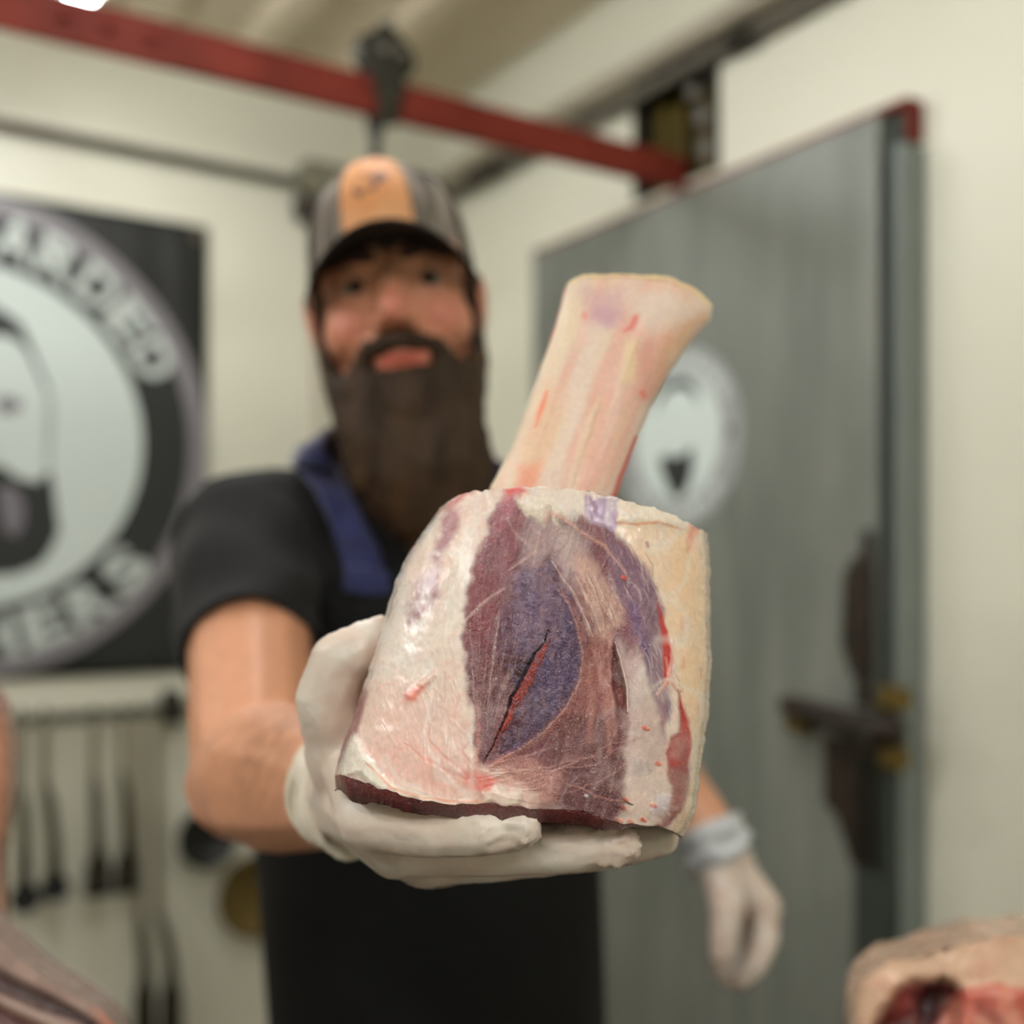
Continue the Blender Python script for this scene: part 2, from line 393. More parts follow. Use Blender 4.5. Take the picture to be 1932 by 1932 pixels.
# right wall with the slot the rail passes through above the door
SV0, SZ0 = on_right(1349, 330, U); SV1, _ = on_right(1210, 380, U)
SZ0 = 0.757; SZ1 = 0.985
g = G(RW)
g.box(U, U+.12, V0, SV0, ZF, ZC); g.box(U, U+.12, SV1, V+.1, ZF, ZC); g.box(U, U+.12, SV0, SV1, ZF, SZ0); g.box(U, U+.12, SV0, SV1, SZ1, ZC)
wr = struct(part('wall_right', g, M['wall']))
rs, _ = on_right(1742, 200, U-.001)
part('panel_seam', G(RW).box(U-.002, U, rs-.004, rs+.004, .86, ZC), M['wall'], wr)
part('panel_seam', G(RW).box(U-.002, U, -.35, -.342, ZF, ZC), M['wall'], wr)
# cove strips at the foot of the walls
struct(part('baseboard_back', G(RW).box(U0, U, V-.015, V, ZF, ZF+.12), M['gal']))
struct(part('baseboard_right', G(RW).box(U-.015, U, V0, .95, ZF, ZF+.12), M['gal']))

# the slot over the door
so = thing('rail_opening', 'dark framed slot in the wall above the steel door where the red rail ends', 'opening', RW(U, (SV0+SV1)/2, SZ0))
g = G(RW); g.box(U-.012, U+.3, SV0-.012, SV0+.004, SZ0, SZ1); part('jamb', g, M['blacksteel'], so)
g = G(RW); g.box(U-.012, U+.3, SV1-.004, SV1+.012, SZ0, SZ1); part('jamb', g, M['blacksteel'], so)
g = G(RW); g.box(U-.012, U+.3, SV0-.012, SV1+.012, SZ1-.004, SZ1+.014); part('lintel', g, M['blacksteel'], so)
g = G(RW); g.box(U+.3, U+.31, SV0-.02, SV1+.02, SZ0-.02, SZ1+.02); part('backing', g, M['blacksteel'], so)
g = G(RW); g.box(U+.01, U+.3, SV0-.012, SV1+.012, SZ0-.012, SZ0); part('sill', g, M['blacksteel'], so)
for i in range(5):
    a = SV1-.012-(i+.5)*(SV1-SV0-.03)/5
    if i == 2: continue
    g = G(RW); g.box(U+.03+.012*(i % 2), U+.033+.012*(i % 2), a-.022, a+.022, SZ0+.01, SZ1-.03); part('curtain_strip', g, M['amber'], so)
for (vv, zz, r) in ((SV0+.035, SZ0+.055, .02), (SV0+.075, SZ1-.05, .016), (SV0+.05, SZ0+.12, .017)):
    g = G(); g.lathe([(r*.4, -.006), (r, -.004), (r, .004), (r*.4, .007)], RW(U+.012, vv, zz), RW(1, 0, 0)-RW(0, 0, 0), 20)
    part('roller', g, M['galpipe'], so, smooth=False)

# ------------------------------------------------------------------ cooler door on the right wall
DU = U-.055
dv_far, dz = on_right(1003, 480, DU); dv_near, _ = on_right(1655, 210, DU)
DT = dz+.0
door = link('door_1', None, None, tuple(RW(DU, (dv_far+dv_near)/2, ZF))); door['kind'] = 'structure'
door['label'] = 'large grey steel cold room door with round bearded logo'; 
part('door_panel', G(RW).box(DU, U-.004, dv_near, dv_far, ZF+.015, DT), M['door'], door, bevel=.006)
part('gasket', G(RW).box(DU+.022, U-.002, dv_near-.034, dv_near-.002, ZF+.015, DT-.006), M['gasket'], door)
nv, _ = on_right(1747, 245, U-.004)
g = G(RW); g.box(U-.058, U-.002, nv, dv_near-.035, ZF+.0, DT-.06); fr = part('frame_post', g, M['gal'], door, bevel=.004)
for t in (.3, .62):
    q = nv+(dv_near-.035-nv)*t
    part('fold', G(RW).box(U-.062, U-.057, q-.004, q+.004, ZF+.01, DT-.065), M['gal'], fr)
g = G(RW); g.box(U-.03, U-.002, dv_far, dv_far+.028, ZF, DT+.02); part('frame_post', g, M['gal'], door)
g = G(RW); g.box(U-.04, U-.002, dv_near-.045, dv_far+.02, DT+.002, DT+.012); hd = part('header_angle', g, M['redox'], door, label='rusty red angle iron over the door')
part('header_end', G(RW).box(U-.03, U-.002, dv_near-.045, dv_near-.018, DT-.05, DT+.002), M['redox'], door)
# latch hardware
def dpt(px, py, off): r, z = on_right(px, py, DU-off); return (DU-off, r, z)
a = dpt(1625, 1040, .012); b_ = dpt(1622, 1300, .012)
g = G(RW); g.tube([dpt(1636, 1000, .016), dpt(1632, 1180, .02), dpt(1628, 1330, .02)], [.008, .011, .012], 10); part('latch_rod', g, M['brown'], door)
r0, z0 = on_right(1602, 1060, DU); r1, z1 = on_right(1650, 1280, DU)
g = G(RW); g.prism([(r0+.0, z0-.02), (r0-.02, z0+.01), (r1, z0-.01), (r1, z1), (r0-.015, z1), (r0+.005, z1+.05)], lambda p, q: (DU, p, q), lambda p, q: (DU-.014, p, q)); part('keeper_plate', g, M['brown'], door, bevel=.003)
g = G(RW); g.tube([dpt(1478, 1328, .05), dpt(1500, 1335, .05), dpt(1570, 1352, .046), dpt(1630, 1372, .04), dpt(1700, 1380, .03)], [.014, .021, .018, .024, .02], 12)
hl = part('latch_handle', g, M['brown'], door, smooth=True, label='dark iron lever handle')
g = G(RW); g.tube([dpt(1640, 1370, 0.0), dpt(1640, 1370, .055)], .024, 14); part('pivot', g, M['blacksteel'], hl)
r0, z0 = on_right(1690, 1300, DU); r1, z1 = on_right(1725, 1345, DU)
for (pa, pb) in (((1668, 1292), (1716, 1340)), ((1672, 1402), (1712, 1452)), ((1492, 1352), (1532, 1384))):
    r0, z0 = on_right(*pa, DU-.012); r1, z1 = on_right(*pb, DU-.012)
    part('brass_plate', G(RW).box(DU-.03, DU-.004, r1, r0, z1, z0), M['brass'], door, bevel=.003)
r0, z0 = on_right(1560, 1400, DU-.01); r1, z1 = on_right(1682, 1660, DU-.01)
rm, zm = on_right(1612, 1660, DU-.01)
g = G(RW); g.prism([(r0, z0+.01), (r1, z0+.02), (r1, z1), (rm, z1+.01), (rm+.03, z1+.08), (r0, (z0+z1)/2)], lambda p, q: (DU-.002, p, q), lambda p, q: (DU-.02, p, q)); part('kick_guard', g, M['brown'], door, bevel=.003)
r0, z0 = on_right(1640, 1420, DU-.01); r1, z1 = on_right(1712, 1420, DU-.01)
part('guard_channel', G(RW).box(U-.075, U-.0555, nv+.003, dv_near+.03, ZF+.02, z0), M['gasket'], door, bevel=.004)
# logo decal on the door
dc_r, dc_z = on_right(1279, 826, DU); dR = .172
def disc(g, f, r, off, th=.0008, n=64, r_in=None, a0=0, a1=2*math.pi):
    if r_in is None:
        pts = [(r*math.cos(2*math.pi*i/n), r*math.sin(2*math.pi*i/n)) for i in range(n)]
        g.prism(pts, lambda p, q: f(p, q, off), lambda p, q: f(p, q, off+th))
    else:
        for lay in (off, off+th):
            pass
        ring = []
        for i in range(n):
            t = 2*math.pi*i/n; ring.append([g.pt(f(rr*math.cos(t), rr*math.sin(t), o)) for rr in (r_in, r) for o in (off, off+th)])
        for i in range(n):
            A, B = ring[i], ring[(i+1) % n]
            for (x, y) in ((0, 1), (1, 3), (3, 2), (2, 0)): g.f.append([A[x], A[y], B[y], B[x]])
    return g
fD = lambda p, q, o: (DU-o, dc_r-p, dc_z+q)          # p to the viewer's right
part('decal_ring', disc(G(RW), fD, dR, .0006), M['decalgrey'], door)
dwhite = part('decal_disc', disc(G(RW), fD, dR*.70, .0014), M['decalwhite'], door)
def flat(name, pts, f, off, m, parent, th=.0006):
    return part(name, G(RW).prism(pts, lambda p, q: f(p, q, off), lambda p, q: f(p, q, off+th)), m, parent)
S = dR/.172
hair = [(-.062, .05), (-.058, .082), (-.035, .106), (0, .113), (.035, .106), (.056, .082), (.06, .05), (.045, .076), (.02, .092), (-.02, .092), (-.045, .076)]
flat('printed_hair', hair, fD, .0022, M['printdark'], dwhite)
flat('printed_beard', [(-.05, -.036), (-.03, -.028), (-.012, -.036), (.012, -.036), (.03, -.026), (.044, -.02), (.044, -.058), (.034, -.09), (.012, -.112), (-.005, -.114), (-.022, -.096), (-.04, -.066)], fD, .0022, M['printdark'], dwhite)
flat('printed_face_shade', [(-.03, -.002), (-.02, .02), (.022, .02), (.03, -.002), (.02, -.022), (-.02, -.022)], fD, .0018, M['decalwhite'], dwhite)
flat('printed_star', [(.132, .0), (.137, .018), (.143, .004), (.152, .0), (.143, -.006), (.138, -.022)], fD, .0014, M['gasket'], door)

def text_mesh(ch, size):
    cu = bpy.data.curves.new('t', 'FONT'); cu.body = ch; cu.size = size; cu.align_x = 'CENTER'; cu.align_y = 'CENTER'; cu.offset = size*.038; cu.resolution_u = 3
    o = bpy.data.objects.new('t', cu); COL.objects.link(o); dg = bpy.context.evaluated_depsgraph_get()
    e = o.evaluated_get(dg).to_mesh(); vv = [tuple(v.co)[:2] for v in e.vertices]; ff = [list(p.vertices) for p in e.polygons]
    o.evaluated_get(dg).to_mesh_clear(); bpy.data.objects.remove(o); bpy.data.curves.remove(cu)
    xs = [a[0] for a in vv]; ys = [a[1] for a in vv]; cx = (min(xs)+max(xs))/2; cy = (min(ys)+max(ys))/2
    return [(a[0]-cx, a[1]-cy) for a in vv], ff, max(xs)-min(xs), max(ys)-min(ys)
def letter(ch, f, R, ang, wdt, hgt, off, m, parent, top=True):
    vv, ff, w0, h0 = text_mesh(ch, .1); g = G(RW); ids = {}
    if ch == 'I': wdt *= .3
    for lay in (off, off+.0008):
        for i, (x, y) in enumerate(vv):
            x = x/w0*wdt; y = y/h0*hgt
            t = math.radians(ang); rr = R+y if top else R-y
            tt = t-x/R if top else t+x/R
            ids[(lay, i)] = g.pt(f(rr*math.cos(tt), rr*math.sin(tt), lay))
    for q in ff: g.f.append([ids[(off+.0008, i)] for i in q]); g.f.append([ids[(off, i)] for i in q][::-1])
    return part('letter', g, m, parent, fix=False)
for i, ch in enumerate('THE BEARDED'):
    if ch != ' ': letter(ch, fD, dR*.845, 150-i*12, .024, .024, .0014, M['decalwhite'], door)
for i, ch in enumerate('BUTCHERS'):
    letter(ch, fD, dR*.845, -136+i*13.2, .025, .024, .0014, M['decalwhite'], door, top=False)

# ------------------------------------------------------------------ banner on the back wall
BV = V-.006; bs, bz = .356, .288; BR = .512
ban = thing('banner', 'black vinyl banner with a round bearded face logo hung on the cream wall', 'banner', RW(.356, BV, -.225))
nx, ny = 60, 50; A = np.zeros((ny, nx, 3))
for i in range(ny):
    for j in range(nx):
        s_ = -.16+(.868+.16)*j/(nx-1); z_ = .803-1.03*i/(ny-1)
        edge = smooth01(np.array((s_-.62)/.24))*(.5+.5*smooth01(np.array((z_-.2)/.4)))
        A[i, j] = RW(s_, BV-.002-.0045*edge*(.5+.5*math.sin(s_*62+z_*3))+.0, z_)
cl = part('banner_cloth', G().grid(A), M['vinylblack'], ban, smooth=True)
sd_ = cl.modifiers.new('thick', 'SOLIDIFY'); sd_.thickness = .0012
for (a, b) in ((-.135, .778), (.843, .778), (.843, -.2), (-.135, -.2)):
    part('eyelet', disc(G(RW), lambda p, q, o: (a+p, BV-.008-o, b+q), .012, 0, r_in=.006, n=20), M['steel'], ban)
fB = lambda p, q, o: (bs+p, BV-.0075-o, bz+q)
part('outer_ring', disc(G(RW), fB, BR, 0, r_in=.468, n=96), M['ringgrey'], ban)
part('inner_band', disc(G(RW), fB, .468, 0, r_in=.35, n=96), M['printdark'], ban)
wd_ = part('white_disc', disc(G(RW), fB, .362, .0004, n=96), M['printwhite'], ban)
for i, ch in enumerate('THE BEARDED'):
    if ch != ' ': letter(ch, fB, .430, 153.3-i*12.66, .086, .092, .0012, M['letter'], ban)
for i, ch in enumerate('BUTCHERS'):
    letter(ch, fB, .428, -139+i*14, .088, .092, .0012, M['letter'], ban, top=False)
def bp(px, py): s_, z_ = on_back(px, py, BV); return (s_-bs, z_-bz)
def mirror(pts): return pts+[(-x, y) for (x, y) in reversed(pts)]
hair_r = [bp(*q) for q in ((-64, 560), (0, 585), (38, 612), (52, 640), (72, 690), (93, 738), (86, 742), (70, 705), (48, 660), (20, 636), (-64, 628))]
flat('printed_hair', [bp(-66, 560)]+hair_r[1:10]+[bp(-66, 628)], fB, .0016, M['printdark'], wd_)
hl_ = [bp(-66, 560)]+hair_r[1:10]+[bp(-66, 628)]
flat('printed_hair', [(-x, y) for (x, y) in hl_[::-1]], fB, .0016, M['printdark'], wd_)
br = [bp(*q) for q in ((-66, 872), (0, 878), (30, 900), (70, 912), (92, 884), (98, 905), (104, 960), (110, 1000), (98, 1030), (76, 1062), (30, 1082), (-66, 1090))]
flat('printed_beard', br+[(-x, y) for (x, y) in br[::-1]], fB, .0016, M['printdark'], wd_)
mb = [bp(*q) for q in ((-5, 925), (10, 915), (28, 922), (44, 950), (44, 990), (30, 1012), (14, 1008), (0, 980))]
flat('printed_beard_shine', mb, fB, .0024, M['printmid'], wd_)
flat('printed_beard_shine', [(-x, y) for (x, y) in mb[::-1]], fB, .0024, M['printmid'], wd_)
ey = [bp(*q) for q in ((-14, 762), (4, 748), (28, 752), (44, 766), (28, 780), (2, 782))]
flat('printed_eye', ey, fB, .0016, M['printmid'], wd_); flat('printed_eye', [(-x, y) for (x, y) in ey[::-1]], fB, .0016, M['printmid'], wd_)
fs = [bp(*q) for q in ((84, 745), (98, 745), (100, 800), (94, 880), (84, 880))]
flat('printed_ear', fs, fB, .0016, M['printsoft'], wd_); flat('printed_ear', [(-x, y) for (x, y) in fs[::-1]], fB, .0016, M['printsoft'], wd_)

# ------------------------------------------------------------------ overhead rail, trolley
RV, RZ = 1.69, .772
rail = thing('overhead_rail', 'red oxide painted steel meat rail running across under the ceiling', 'rail', RW(0, RV, RZ-.032))
part('bar', G(RW).box(U0+.02, U-.0, RV-.008, RV+.008, RZ-.032, RZ+.032), M['redox'], rail, bevel=.002)
part('flange', G(RW).box(U0+.02, U-.0, RV+.008, RV+.022, RZ+.006, RZ+.03), M['redox'], rail)
su, _ = on_back(308, 100, RV)
part('splice_plate', G(RW).box(U0+.4, su, RV-.014, RV-.0085, RZ-.04, RZ+.026), M['redox'], rail, bevel=.003)
for i in range(3):
    g = G(); g.lathe([(.006, 0), (.009, .003), (.009, .006), (.004, .008)], RW(su-.02-.06*i, RV-.0145, RZ), RW(0, -1, 0)-RW(0, 0, 0), 10); part('bolt', g, M['redox'], rail)
for hu in (-1.6, -.35):
    part('hanger', G(RW).box(hu-.02, hu+.02, RV+.009, RV+.017, RZ, ZC), M['redox'], rail)
tu, _ = on_back(722, 200, RV)
tr = thing('rail_trolley', 'black wheeled meat trolley with a long hook hanging on the red rail', 'trolley', RW(tu, RV, RZ-.14))
g = G(RW)
g.prism([(tu-.012, RZ-.05), (tu-.03, RZ+.03), (tu-.03, RZ+.09), (tu-.014, RZ+.115), (tu+.014, RZ+.108), (tu+.034, RZ+.085), (tu+.034, RZ+.04), (tu+.012, RZ-.05)], lambda p, q: (p, RV-.024, q), lambda p, q: (p, RV-.017, q))
part('side_plate', g, M['blacksteel'], tr, bevel=.002)
g = G(RW)
g.prism([(tu-.012, RZ-.05), (tu-.03, RZ+.03), (tu-.03, RZ+.11), (tu+.034, RZ+.11), (tu+.034, RZ+.04), (tu+.012, RZ-.05)], lambda p, q: (p, RV+.024, q), lambda p, q: (p, RV+.03, q))
part('side_plate', g, M['blacksteel'], tr, bevel=.002)
for dx in (-.012, .018):
    g = G(); g.lathe([(.012, -.014), (.036, -.012), (.034, 0), (.036, .012), (.012, .014)], RW(tu+dx, RV, RZ+.068), RW(0, 1, 0)-RW(0, 0, 0), 24); part('wheel', g, M['blacksteel'], tr)
for (dx, zz) in ((-.012, .068), (.018, .068), (0, .115)):
    g = G(); g.lathe([(.007, -.034), (.007, -.024), (.003, -.022)], RW(tu+dx, RV, RZ+zz), RW(0, 1, 0)-RW(0, 0, 0), 12); part('axle', g, M['galpipe'], tr)
g = G(RW); zz = RZ-.045; th = [(tu-.012, RV, RZ-.03), (tu-.014, RV, RZ-.12), (tu-.016, RV, RZ-.2)]
for i in range(10):
    a = math.pi*i/9; th.append((tu-.016+.03-.03*math.cos(a), RV, RZ-.22-.03*math.sin(a)))
g.tube(th, [.010]*3+[.008]*7+[.007, .005, .003], 10); part('hook', g, M['blacksteel'], tr, smooth=True)

# ------------------------------------------------------------------ conduits and boxes
cz = .945
ja_ = on_back(585, 300, V-.05)[0]
c1 = thing('conduit', 'thin grey conduit running level along the back wall above the banner', 'pipe', RW(0, V-.02, cz))
part('pipe', G(RW).tube([(U0+.02, V-.018, cz), (ja_ , V-.018, cz)], .013, 12), M['galpipe'], c1, smooth=True)
for a in (-1.2, -.3): part('clamp', G(RW).box(a-.012, a+.012, V-.034, V, cz-.016, cz+.016), M['galpipe'], c1)
ja, jz = on_back(572, 300, V-.05); jb, jz2 = on_back(690, 345, V-.05)
jb_ = thing('junction_box', 'grey electrical box on the back wall just behind the cap', 'box', RW((ja+jb)/2, V-.03, jz2))
part('box_body', G(RW).box(ja, jb, V-.07, V, cz-.035, cz+.045), M['boxgrey'], jb_, bevel=.004)
part('box_lid', G(RW).box(ja+.006, jb-.006, V-.075, V-.071, cz-.029, cz+.039), M['boxgrey'], jb_, bevel=.002)
for a in (ja+.014, jb-.014): part('screw', disc(G(RW), lambda p, q, o: (a+p, V-.076-o, cz+.03+q), .004, 0, n=10), M['blacksteel'], jb_)
da, dz_ = on_back(566, 396, V-.02)
dcn = thing('drop_conduit', 'slim tan conduit dropping down the back wall from the electrical box', 'pipe', RW(da+.03, V-.02, -.2))
part('pipe', G(RW).tube([(da+.035, V-.016, cz-.035), (da+.035, V-.016, -.6)], .011, 10), M['lightpipe'], dcn, smooth=True)
part('fitting', G(RW).tube([(da, V-.025, dz_+.025), (da+.01, V-.025, dz_-.025)], .022, 12), M['brown'], dcn)
cu_ = thing('twin_conduit', 'pale and dark grey conduits side by side high on the wall over the door', 'pipe', RW(U-.02, 1.4, cz))
part('pipe', G(RW).tube([(U-.045, V0+.02, 1.0), (U-.045, V-.02, 1.0)], .020, 12), M['lightpipe'], cu_, smooth=True, label='pale conduit')
part('pipe', G(RW).tube([(U-.022, V0+.02, .962), (U-.022, V-.02, .962)], .016, 12), M['galpipe'], cu_, smooth=True, label='dark grey conduit')
part('back_strip', G(RW).box(U-.008, U-.001, V0+.02, V-.02, 1.02, 1.05), M['lightpipe'], cu_)
cp, _ = on_right(1403, 60, U-.02)
part('coupling', G(RW).tube([(U-.022, cp-.03, .962), (U-.022, cp+.03, .962)], .021, 12), M['blacksteel'], cu_)
for a in (.2, 1.2, 2.0, 2.4): part('clamp', G(RW).box(U-.05, U, a-.01, a+.01, .985, 1.024), M['lightpipe'], cu_)
sw, swz = on_right(905, 325, U-.05)
part('elbow_box', G(RW).box(U-.06, U-.04, sw-.07, sw+.06, .945, .98), M['brown'], cu_, bevel=.006)

# ------------------------------------------------------------------ utensils on the back wall
uz = -.312; UV = V-.045
ur = thing('utensil_rail', 'thin dark steel rail of hooks on the back wall under the banner', 'rail', RW(.4, UV, uz))
part('bar', G(RW).box(-.4, .83, UV-.004, UV+.004, uz-.012, uz+.012), M['toolgrey'], ur)
eu, ez = on_back(322, 1335, UV)
part('end_bracket', G(RW).box(eu-.012, eu+.026, UV-.012, V, uz-.03, uz+.045), M['blacksteel'], ur, bevel=.006)
part('end_bracket', G(RW).box(-.43, -.38, UV-.012, V, uz-.03, uz+.045), M['blacksteel'], ur, bevel=.006)
def utensil(px_t, px_b, py_grip, py_head, py_b, wpx, kind, label):
    """flat steel strap, dark shank, black head; hangs from the rail by a hook"""
    v_ = UV-.016
    s0, z0 = on_back(px_t, 1350, v_); s1, z1 = on_back((px_t+px_b)/2, py_grip, v_); s2, z2 = on_back(px_b, py_head, v_); s3, z3 = on_back(px_b, py_b, v_)
    wq = wpx/FPX*2.55/2
    t = thing('hanging_ladle' if kind == 'ladle' else 'hanging_turner', label, 'utensil', RW(s3, v_, z3), 'black headed kitchen tools on the wall rail')
    g = G(RW); g.box(s0-.009, s0+.009, v_-.002, v_+.002, z1, z0+.0); part('handle', g, M['steel'], t, bevel=.001)
    g = G(RW); g.tube([(s0, v_, z0-.006), (s0, v_-.004, z0+.02), (s0, v_+.006, uz+.018), (s0, UV+.006, uz+.016), (s0, UV+.009, uz+.0)], .003, 8); part('hook', g, M['blacksteel'], t)
    g = G(RW); g.tube([(s0, v_, z1+.02), (s1, v_-.002, z1-.02), (s2, v_-.004, z2+.03), (s3, v_-.006, (z3+2*wq*.85) if kind == 'ladle' else z2-.01)], [.008, .012, .012, .014], 10); part('shank', g, M['toolgrey'], t, smooth=True)
    if kind == 'ladle':
        g = G(); r = wq; c = RW(s3, v_-.01, z3+r); ax = RW(0, -1, .35)-RW(0, 0, 0)
        prof = [(r*math.sin(a), -r*.75*math.cos(a)+.0) for a in np.linspace(.05, math.pi/2, 7)]
        prof += [(r*.92*math.sin(a), -r*.67*math.cos(a)) for a in np.linspace(math.pi/2, .05, 7)]
        g.lathe(prof, c, ax, 22); part('head', g, M['toolblack'], t, smooth=True)
    else:
        g = G(RW)
        pts = [(s3-wq*.35, z2), (s3+wq*.35, z2), (s3+wq*.9, z2-(z2-z3)*.35), (s3+wq, z3+.01), (s3+wq*.8, z3), (s3-wq*.8, z3), (s3-wq, z3+.01), (s3-wq*.9, z2-(z2-z3)*.35)]
        g.prism(pts, lambda p, q: (p, v_-.006, q), lambda p, q: (p, v_-.002, q)); hd_ = part('head', g, M['toolblack'], t, bevel=.001)
        for q in (-.4, 0, .4):
            part('slot', G(RW).box(s3+wq*q-.003, s3+wq*q+.003, v_-.0068, v_-.0061, z3+.02, z2-.025), M['toolgrey'], hd_)
utensil(38, 46, 1500, 1620, 1722, 54, 'ladle', 'black ladle hanging leftmost on the rail under the banner')
utensil(84, 102, 1490, 1610, 1700, 52, 'ladle', 'second black ladle from the left on the rail under the banner')
utensil(178, 184, 1480, 1600, 1692, 50, 'turner', 'third hanging tool from the left, a black slotted turner')
utensil(230, 238, 1470, 1600, 1684, 48, 'turner', 'fourth hanging tool from the left, a short black slotted turner')
utensil(262, 272, 1740, 1830, 1960, 44, 'turner', 'long handled black turner hanging beside the round pans')
utensil(297, 322, 1735, 1830, 1970, 46, 'turner', 'longest black turner hanging nearest the round pans, under the rail bracket')
def pan(px, py, rpx, m_in, m_rim, label, hdir):
    v_ = V-.03; s0, z0 = on_back(px, py, v_); Y = CA*v_+SA*s0; r = rpx/FPX*Y
    t = thing('frying_pan', label, 'pan', RW(s0, v_, z0-r), 'round pans on the back wall')
    ax = RW(0, -1, 0)-RW(0, 0, 0); c = RW(s0, v_, z0)
    g = G(); g.lathe([(r*.02, -.004), (r*.82, -.004), (r*.97, .022), (r, .022), (r*.86, -.012), (r*.02, -.012)], c, ax, 40); part('pan_body', g, m_in, t, smooth=False)
    g = G(); g.lathe([(r*.96, .020), (r*.99, .026), (r*1.03, .022), (r*1.0, .016)], c, ax, 40); part('rim', g, m_rim, t, smooth=True)
    g = G(RW); g.tube([(s0+hdir[0]*r*.9, v_-.01, z0+hdir[1]*r*.9), (s0+hdir[0]*r*1.5, v_-.02, z0+hdir[1]*r*1.5), (s0+hdir[0]*(r+.16), v_-.022, z0+hdir[1]*(r+.16))], [.009, .008, .011], 10, flat=(1, .6)); part('handle', g, m_in, t, smooth=True)
pan(386, 1578, 56, M['iron'], M['iron'], 'small black cast iron pan behind the elbow', (.35, .94))
pan(482, 1686, 78, M['iron'], M['gold'], 'dark round pan with a yellow brown rim beside the apron', (.6, .8))

# ------------------------------------------------------------------ ceiling lamps
def lamp(u0, u1, v0, v1, label, cat='light', z1=ZC-.024):
    t = thing('ceiling_lamp', label, cat, RW((u0+u1)/2, (v0+v1)/2, z1-.055), 'tube lamps under the ceiling')
    part('housing', G(RW).box(u0, u1, v0, v1, z1-.03, z1), M['lamphouse'], t, bevel=.004)
    n = 2; wdt = (u1-u0)
    for i in range(n):
        a = u0+wdt*(i+.5)/n
        part('diffuser', G(RW).tube([(a, v0+.02, z1-.046), (a, v1-.02, z1-.046)], .024, 8), M["lamp"], t, smooth=True)
lamp(.36, .53, 1.80, 2.24, 'bright twin tube lamp under the ceiling at the top left corner', z1=1.10)
for _v in (1.9, 2.14): part('drop_rod', G(RW).tube([(.445, _v, 1.10), (.445, _v, ZC-.001)], .005, 8), M['lamphouse'], bpy.data.objects['ceiling_lamp'])
lamp(-1.16, -.99, -1.85, -.35, 'twin tube lamp under the ceiling behind the camera')
lamp(.26, .43, -1.7, -.6, 'twin tube lamp under the ceiling behind the camera to the right')
lamp(.42, .59, .82, 1.3, 'twin tube lamp under the ceiling above the butcher')
lamp(-1.40, -1.23, .7, 1.9, 'added twin tube lamp, out of view left of the banner')  # unseen lamp added to brighten the back wall

# ================================================================== THE WORK TABLE (just under the frame)
TZ = -.418
tb = thing('work_table', 'steel legged cutting table with a dark mat top in front of the butcher', 'table', (0, .58, 0))
part('table_top', G().box(-1.0, 1.0, .22, .93, CAMZ+TZ-.04, CAMZ+TZ), M['board'], tb, bevel=.006)
part('apron_frame', G().box(-.95, .95, .27, .88, CAMZ+TZ-.10, CAMZ+TZ-.041), M['steel'], tb)
for a in (-.93, .93):
    for b in (.29, .86): part('leg', G().tube([(a, b, 0), (a, b, CAMZ+TZ-.10)], .022, 12), M['steel'], tb, smooth=True)

